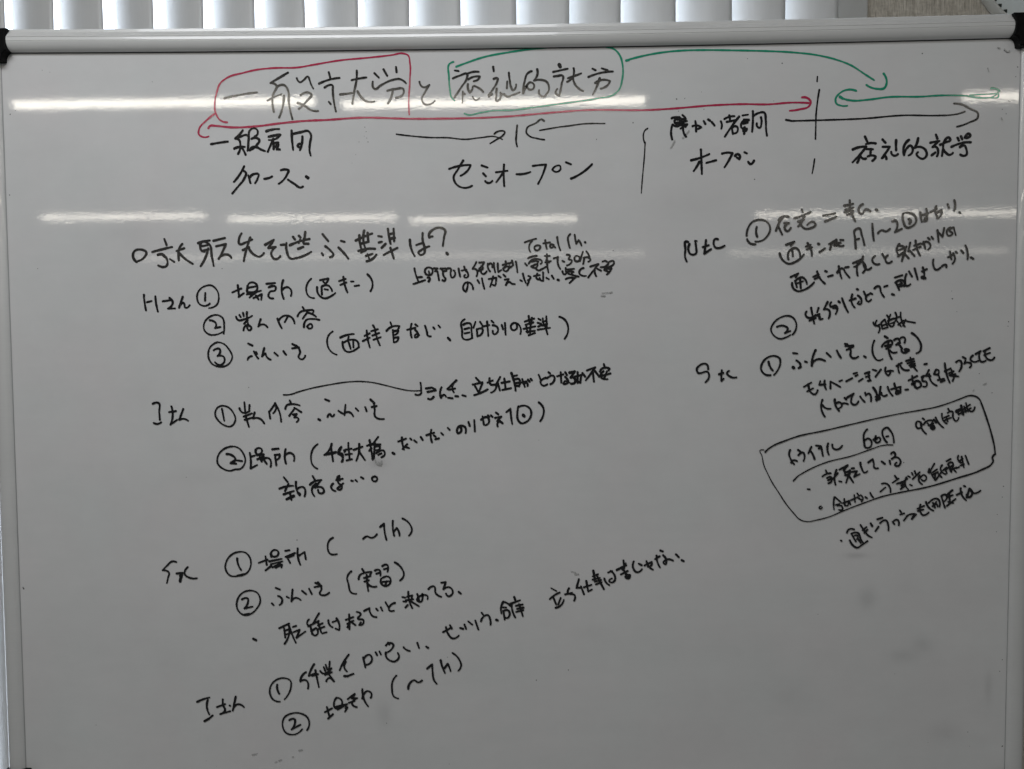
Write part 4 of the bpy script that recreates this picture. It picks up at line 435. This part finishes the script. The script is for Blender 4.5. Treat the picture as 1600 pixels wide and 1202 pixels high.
def wallpaper():
    m, n, l, p = mat('ribbed_wallpaper')
    tc = n.new('ShaderNodeTexCoord').outputs['Object']
    a = noise(n, l, mapping(n, l, tc, (1, 1, .09)), 520, 2, .6)
    b_ = noise(n, l, mapping(n, l, tc, (1, 1, .35)), 230, 3, .7)
    c_ = noise(n, l, mapping(n, l, tc, (.2, 1, 1)), 420, 2, .6)
    h = mth(n, l, 'ADD', mth(n, l, 'ADD', mth(n, l, 'MULTIPLY', a, 1.0), mth(n, l, 'MULTIPLY', b_, .8)), mth(n, l, 'MULTIPLY', c_, .4))
    cr = n.new('ShaderNodeValToRGB'); l.new(mth(n, l, 'MULTIPLY', h, .455), cr.inputs[0])
    cr.color_ramp.elements[0].position = .36; cr.color_ramp.elements[0].color = (.36, .325, .27, 1)
    cr.color_ramp.elements[1].position = .66; cr.color_ramp.elements[1].color = (.74, .685, .59, 1)
    l.new(cr.outputs[0], p.inputs['Base Color']); p.inputs['Roughness'].default_value = .8
    bu = n.new('ShaderNodeBump'); bu.inputs['Strength'].default_value = .9; bu.inputs['Distance'].default_value = .002
    l.new(h, bu.inputs['Height']); l.new(bu.outputs[0], p.inputs['Normal'])
    return m
m_wall = wallpaper()
bm = bmesh.new()
box(bm, .590, 2.6, .418, .56, 0, 2.5)
box(bm, -3.6, .590, .418, .56, 2.27, 2.5)
box(bm, -3.6, -2.8, .418, .56, 0, 2.27)
box(bm, -2.8, .590, .418, .56, 0, .30)
wl = link_bm('wall', bm, m_wall); wl['kind'] = 'structure'

m_case = simple('painted_casing', (.50, .50, .48), .45)
win = thing('window', 'wide white cased window behind the vertical blind, above the whiteboard', 'window', (-1.1, .5, .30))
def wpart(name, x0, x1, y0, y1, z0, z1, m):
    bm = bmesh.new(); box(bm, x0 + 1.1, x1 + 1.1, y0 - .5, y1 - .5, z0 - .3, z1 - .3)
    bmesh.ops.bevel(bm, geom=bm.edges[:], offset=.002, segments=2, affect='EDGES', profile=.7)
    return link_bm(name, bm, m, win)
wpart('casing', .5330, .5895, .4040, .52, .30, 2.27, m_case)
wpart('casing', -2.80, -2.76, .402, .52, .30, 2.27, m_case)
wpart('casing_head', -2.76, .5525, .402, .52, 2.23, 2.27, m_case)
wpart('sill', -2.76, .5525, .395, .52, .30, .335, m_case)
m_sash = simple('aluminium_sash', (.32, .32, .32), .4, .6)
for x in (-2.74, -1.08, .52): wpart('sash_stile', x, x + .03, .50, .53, .335, 2.23, m_sash)
m_glass, n, l, p = mat('window_glass')
tr = n.new('ShaderNodeBsdfTransparent'); gl = n.new('ShaderNodeBsdfGlossy'); gl.inputs['Roughness'].default_value = .02
mx = n.new('ShaderNodeMixShader'); mx.inputs[0].default_value = .06
l.new(tr.outputs[0], mx.inputs[1]); l.new(gl.outputs[0], mx.inputs[2]); l.new(mx.outputs[0], n['Material Output'].inputs[0])
for x in (-2.71, -1.05):
    wpart('pane', x, x + 1.63 if x < -2 else .52, .512, .518, .335, 2.23, m_glass)

# vertical blind
def slat_material():
    m, n, l, p = mat('blind_fabric')
    tc = n.new('ShaderNodeTexCoord').outputs['Object']
    s = noise(n, l, mapping(n, l, tc, (1, 1, .15)), 300, 3)
    v = mth(n, l, 'ADD', mth(n, l, 'MULTIPLY', s, .06), .70)
    cb = n.new('ShaderNodeCombineColor'); l.new(v, cb.inputs[0]); l.new(v, cb.inputs[1]); l.new(mth(n, l, 'MULTIPLY', v, .985), cb.inputs[2])
    df = n.new('ShaderNodeBsdfDiffuse'); l.new(cb.outputs[0], df.inputs[0])
    tl = n.new('ShaderNodeBsdfTranslucent'); tl.inputs[0].default_value = (.50, .60, .74, 1)
    mx = n.new('ShaderNodeMixShader'); mx.inputs[0].default_value = .03
    l.new(df.outputs[0], mx.inputs[1]); l.new(tl.outputs[0], mx.inputs[2])
    gs = n.new('ShaderNodeBsdfGlossy'); gs.inputs['Roughness'].default_value = .35
    m2 = n.new('ShaderNodeMixShader'); m2.inputs[0].default_value = .05
    l.new(mx.outputs[0], m2.inputs[1]); l.new(gs.outputs[0], m2.inputs[2])
    l.new(m2.outputs[0], n['Material Output'].inputs[0])
    return m
m_slat = slat_material()
blind = thing('vertical_blind', 'pale grey vertical blind with daylight showing through its gaps', 'window blind', (-1.1, .415, 2.26))
XR = [-.9239+.0, -.8519, -.7658, -.6822, -.5998, -.5144, -.4250, -.3422, -.2553, -.1677, -.0802, .0091, .0960, .1838, .2745, .3639, .4519, .5408]
XL = [None, None, -.8572, -.7747, -.6813, -.5937, -.5096, -.4236, -.3378, -.2533, -.1646, -.0795]
slats = []
for i, xr in enumerate(XR):
    xl = XL[i] if i < len(XL) and XL[i] is not None else xr - .0905
    slats.append((xl, xr))
x = XR[0] - .0875
while x > -2.75:
    slats.append((x - .0865 - random.uniform(0, .006), x)); x -= .0875
for i, (xl, xr) in enumerate(slats):
    bm = bmesh.new(); N = 10; rows = []
    xm = (xl + xr) / 2
    zt, zb = -.03, -1.90
    for zi in range(9):
        zz = zt + (zb - zt) * zi / 8
        sway = .0022 * math.sin(i * 1.7 + zi * .9)
        row = []
        for j in range(N + 1):
            t = j / N
            xx = xl + (xr - xl) * t + sway
            yy = .0145 - .030 * t - .009 * (1 - (2 * t - 1) ** 2)
            row.append((xx - xm, yy, zz))
        rows.append(row)
    f = [[bm.verts.new(q) for q in r] for r in rows]
    k_ = [[bm.verts.new((q[0], q[1] + .0008, q[2])) for q in r] for r in rows]
    for a in range(8):
        for j in range(N):
            bm.faces.new((f[a][j], f[a+1][j], f[a+1][j+1], f[a][j+1]))
            bm.faces.new((k_[a][j], k_[a][j+1], k_[a+1][j+1], k_[a+1][j]))
        bm.faces.new((f[a][0], k_[a][0], k_[a+1][0], f[a+1][0]))
        bm.faces.new((f[a][N], f[a+1][N], k_[a+1][N], k_[a][N]))
    o = link_bm('slat', bm, m_slat, blind, True); o.location = (xm + 1.1, 0, 0)
bm = bmesh.new(); box(bm, -1.66, 1.62, -.02, .02, -.03, .005)
link_bm('headrail', bm, simple('headrail_white', (.7, .7, .7), .4), blind)

# round wall clock, mostly beyond the upper right corner of the picture
ck = thing('wall_clock', 'round pale clock with dark minute marks on the beige wall at upper right', 'clock', (.898, .416, Z0 + .300))
def lathe(prof, seg=96):
    bm = bmesh.new(); rings = []
    for r, y in prof:
        rings.append([bm.verts.new((r * math.cos(2*PI*k/seg), y, r * math.sin(2*PI*k/seg))) for k in range(seg)] if r > 1e-6 else [bm.verts.new((0, y, 0))])
    for a, b2 in zip(rings, rings[1:]):
        for k in range(seg):
            k2 = (k + 1) % seg
            if len(b2) == 1: bm.faces.new((a[k], a[k2], b2[0]))
            elif len(a) == 1: bm.faces.new((a[0], b2[k2], b2[k]))
            else: bm.faces.new((a[k], a[k2], b2[k2], b2[k]))
    return bm
m_dial, n, l, p = mat('clock_dial')
p.inputs['Base Color'].default_value = (.74, .80, .80, 1); p.inputs['Roughness'].default_value = .35
tcd = n.new('ShaderNodeTexCoord').outputs['Object']
l.new(mth(n, l, 'ADD', mth(n, l, 'MULTIPLY', noise(n, l, tcd, 25, 3), .2), .25), p.inputs['Roughness'])
RC = .1365
link_bm('rim', lathe([(RC, 0), (RC + .001, -.010), (RC - .002, -.017), (RC - .004, -.019), (RC - .0065, -.016), (RC - .0078, -.009)]),
        simple('clock_rim', (.58, .58, .54), .3, 0, .5), ck, True)
dial = link_bm('dial', lathe([(RC - .0078, -.0085), (0, -.0085)]), m_dial, ck)
m_mark = simple('dark_green_print', (.012, .022, .02), .4)
for k_ in range(60):
    a = 2 * PI * k_ / 60; big = k_ % 5 == 0
    r0, r1, hw = (.1175, .1280, .0048) if big else (.1195, .1275, .0036)
    bm = bmesh.new()
    pts = [(r0, 0), ((r0 + r1) / 2, -hw), (r1, 0), ((r0 + r1) / 2, hw)]
    lo, hi = [], []
    for r, t in pts:
        X_, Z_ = r * math.cos(a) - t * math.sin(a), r * math.sin(a) + t * math.cos(a)
        lo.append(bm.verts.new((X_, -.0086, Z_))); hi.append(bm.verts.new((X_, -.0096, Z_)))
    bm.faces.new(hi)
    for q in range(4): bm.faces.new((lo[q], lo[(q+1) % 4], hi[(q+1) % 4], hi[q]))
    link_bm('minute_mark', bm, m_mark, dial)
for nm, ang, ln, wd in (('hour_hand', 60, .06, .005), ('minute_hand', 205, .088, .0035)):
    bm = bmesh.new(); box(bm, -.012, ln, -.0125, -.0115, -wd / 2, wd / 2)
    h = link_bm(nm, bm, m_mark, ck); h.rotation_euler = (0, -math.radians(ang), 0)

# ------------------------------------------------------------------ whiteboard
HB = .88                       # local z of the upper edge of the white surface
ZB = -.854                     # lower edge
HX = .577
wb = thing('whiteboard', 'large white framed whiteboard covered with handwritten marker notes', 'whiteboard', (0, 0, Z0 - HB))
def sag(x): return -.0031 * max(0, 1 - (x / .57) ** 2)
bm = bmesh.new()
box(bm, -HX - .004, HX + .004, 0, .012, HB + ZB - .004, HB + .003)
link_bm('writing_surface', bm, m_board, wb)

prof = [(-1.6, 4), (-1.6, -3.2), (-.8, -4.8), (1.0, -6.4), (3.5, -7.8), (6.0, -8.6), (8.0, -9.0), (8.3, -8.6), (8.7, -8.6), (9.0, -9.05),
        (12.2, -8.85), (12.9, -8.6), (13.2, -8.95), (13.6, -8.95), (13.9, -8.4), (15.2, -7.9), (16.5, -7.2), (17.0, -6.5), (18.4, -6.1), (19.2, -5.5), (19.4, -4.9), (22.6, -4.6), (23.2, -3.8), (23.2, 9), (-1.6, 9)]
def extrude(name, prof, a0, a1, axis, sgn, base, nseg, sagf=None, m=m_rail):
    """sweep a rail profile (outward mm, y mm) along x or z"""
    bm = bmesh.new(); rings = []
    for i in range(nseg + 1):
        a = a0 + (a1 - a0) * i / nseg
        ring = []
        for o_, y in prof:
            o_ = o_ * sgn / 1000
            if axis == 'x': ring.append(bm.verts.new((a, y / 1000, HB + base + o_ + (sagf(a) if sagf else 0))))
            else: ring.append(bm.verts.new((base + o_, y / 1000, HB + a)))
        rings.append(ring)
    K = len(prof)
    for r1, r2 in zip(rings, rings[1:]):
        for k in range(K): bm.faces.new((r1[k], r1[(k+1) % K], r2[(k+1) % K], r2[k]))
    bm.faces.new(rings[0]); bm.faces.new(rings[-1][::-1])
    bmesh.ops.recalc_face_normals(bm, faces=bm.faces[:])
    o = link_bm(name, bm, m, wb, True)
    o.data.set_sharp_from_angle(angle=math.radians(28))
    return o
extrude('top_rail', prof, -.585, .585, 'x', 1, 0, 40, sag)
extrude('bottom_rail', prof, -.585, .585, 'x', -1, ZB, 8)
gask = [(-2.5, -.2), (-2.3, -.7), (0.3, -2.4), (0.3, -.2)]
extrude('seam_gasket', gask, -.566, .566, 'x', 1, 0, 40, sag, m_gasket)
side = [(0.4, 6), (0.4, -1.0), (1.2, -2.0), (4, -3.7), (8, -4.6), (12.5, -4.6), (16.5, -3.6), (19.3, -2), (20.6, 0), (20.6, 9), (0.4, 9)]
extrude('side_rail', side, -.006, ZB + .006, 'z', -1, -HX, 4)
extrude('side_rail', side, -.006, ZB + .006, 'z', 1, HX, 4)
gs = [(-.25, -.2), (-.25, -.5), (0.5, -.8), (0.5, -.2)]
extrude('seam_gasket', gs, -.012, ZB + .012, 'z', -1, -HX, 2, None, m_seal)
extrude('seam_gasket', gs, -.012, ZB + .012, 'z', 1, HX, 2, None, m_seal)
# moulded black corner caps
def cap(sx, top):
    P2 = [(-.5992, .0226), (-.5632, .0226), (-.5644, .0175), (-.5650, .0115), (-.5648, .005), (-.5640, .0), (-.5632, -.0022)]
    for k in range(1, 8):
        a = PI / 2 + (PI / 2) * k / 7
        P2.append((-.5632 + .0070 * math.cos(a), -.0108 + .0086 * math.sin(a)))
    P2 += [(-.5704, -.0128), (-.5722, -.0134), (-.5992, -.0134)]
    bm = bmesh.new(); fr, bk = [], []
    base = 0 if top else ZB
    for x, z in P2:
        X_ = x * -sx; Z_ = HB + base + (z if top else -z)
        fr.append(bm.verts.new((X_, -.0102, Z_))); bk.append(bm.verts.new((X_, .0115, Z_)))
    f0 = bm.faces.new(fr); bm.faces.new(bk[::-1]); K = len(P2)
    for k in range(K): bm.faces.new((fr[k], bk[k], bk[(k+1) % K], fr[(k+1) % K]))
    bmesh.ops.recalc_face_normals(bm, faces=bm.faces[:])
    bmesh.ops.bevel(bm, geom=[e for e in bm.edges if e.verts[0] in fr and e.verts[1] in fr], offset=.0012, segments=3, affect='EDGES', profile=.5)
    return link_bm('corner_cap', bm, m_cap, wb)
for sx in (-1, 1):
    for top in (True, False): cap(sx, top)

# marker ink: every stroke is a thin film on the surface
def smooth_path(P):
    if len(P) < 3: return P
    out = [P[0]]
    def tang(i):
        if i == 0 or i == len(P) - 1: return None
        a = (P[i] - P[i-1]); b2 = (P[i+1] - P[i])
        if a.length < 1e-7 or b2.length < 1e-7: return None
        if a.angle(b2) > math.radians(108): return None      # keep a pen corner sharp
        la, lb = a.length, b2.length
        return (a / la * lb + b2 / lb * la) / (la + lb)
    for i in range(len(P) - 1):
        a, b2 = P[i], P[i+1]; L = (b2 - a).length
        if L < 1e-7: continue
        ch = (b2 - a) / L
        t0, t1 = tang(i), tang(i + 1)
        t0 = ch if t0 is None else t0.normalized(); t1 = ch if t1 is None else t1.normalized()
        if tang(i) is None and tang(i+1) is not None: t0 = (2 * ch - t1).normalized()
        if tang(i+1) is None and tang(i) is not None: t1 = (2 * ch - t0).normalized()
        ns = max(2, min(14, int(L / .0011)))
        for k in range(1, ns + 1):
            s = k / ns; s2, s3 = s * s, s * s * s
            out.append(a * (2*s3 - 3*s2 + 1) + t0 * L * (s3 - 2*s2 + s) + b2 * (-2*s3 + 3*s2) + t1 * L * (s3 - s2))
    return out
def strokes_mesh(bm, data, dep):
    for st in data.split(';'):
        wtxt, pts = st.split(':'); Ws = [int(q) * 1e-4 for q in wtxt.split('/')]
        P = [Vector((int(a), int(b2))) * 1e-4 for a, b2 in (q.split(',') for q in pts.split())]
        P = smooth_path(P)
        ph = random.uniform(0, 6); ph2 = random.uniform(0, 6); L = 0; tot = sum((b2 - a).length for a, b2 in zip(P, P[1:]))
        hw = []
        for i, q in enumerate(P):
            if i: L += (q - P[i-1]).length
            e = 1.0 + .10 * math.sin(L * 260 + ph) + .06 * math.sin(L * 900 + ph2)
            if tot > .012: e *= 1.08 - .16 * (L / tot)
            hw.append((Ws[0] + (Ws[-1] - Ws[0]) * (L / tot if tot else 0)) / 2 * e)
        def disc(c, r):
            nonlocal dep
            dep += 2e-7
            v0 = [bm.verts.new((c.x + r * math.cos(2*PI*k/10), -.00025 - dep, HB + c.y + r * math.sin(2*PI*k/10))) for k in range(10)]
            bm.faces.new(v0)
        disc(P[0], hw[0]); disc(P[-1], hw[-1])
        prev = None
        dep += 2e-7
        for i in range(len(P)):
            a = P[i] - P[i-1] if i else P[1] - P[0]
            b2 = P[i+1] - P[i] if i < len(P) - 1 else a
            if a.length < 1e-8: a = b2
            if b2.length < 1e-8: b2 = a
            if a.length < 1e-8: continue
            a = a.normalized(); b2 = b2.normalized()
            def pair(t, d):
                nn = Vector((-t.y, t.x)) * hw[i]
                return [bm.verts.new((P[i].x + s * nn.x, -.00025 - d, HB + P[i].y + s * nn.y)) for s in (1, -1)]
            if a.angle(b2) > math.radians(40) and 0 < i < len(P) - 1:
                q = pair(a, dep)
                if prev: bm.faces.new((prev[0], prev[1], q[1], q[0]))
                disc(P[i], hw[i]); dep += 2e-7; prev = pair(b2, dep)
            else:
                t = (a + b2).normalized(); q = pair(t, dep)
                if prev: bm.faces.new((prev[0], prev[1], q[1], q[0]))
                prev = q
    return dep
d0 = 0
for name, label, col, data in INK:
    bm = bmesh.new(); d0 = strokes_mesh(bm, data, d0)
    bmesh.ops.recalc_face_normals(bm, faces=bm.faces[:])
    for f in bm.faces:
        if f.normal.y > 0: f.normal_flip()
    o = link_bm(name, bm, INKM[col], wb)
    if label: o['label'] = label
# stray specks of dried ink
bm = bmesh.new()
for s in SPECKS.split():
    X_, Z_, r = [int(q) * 1e-4 for q in s.split(',')]; r *= .5
    a0 = random.uniform(0, 6); el = random.uniform(.6, 1.0)
    vv = []
    for k in range(8):
        a = 2 * PI * k / 8; rr_ = r * random.uniform(.75, 1.15)
        u, t = rr_ * math.cos(a), rr_ * el * math.sin(a)
        vv.append(bm.verts.new((X_ + u * math.cos(a0) - t * math.sin(a0), -.0001, HB + Z_ + u * math.sin(a0) + t * math.cos(a0))))
    bm.faces.new(vv)
for f in bm.faces:
    if f.normal.y > 0: f.normal_flip()
o = link_bm('ink_specks', bm, m_speck, wb); o['kind'] = 'stuff'
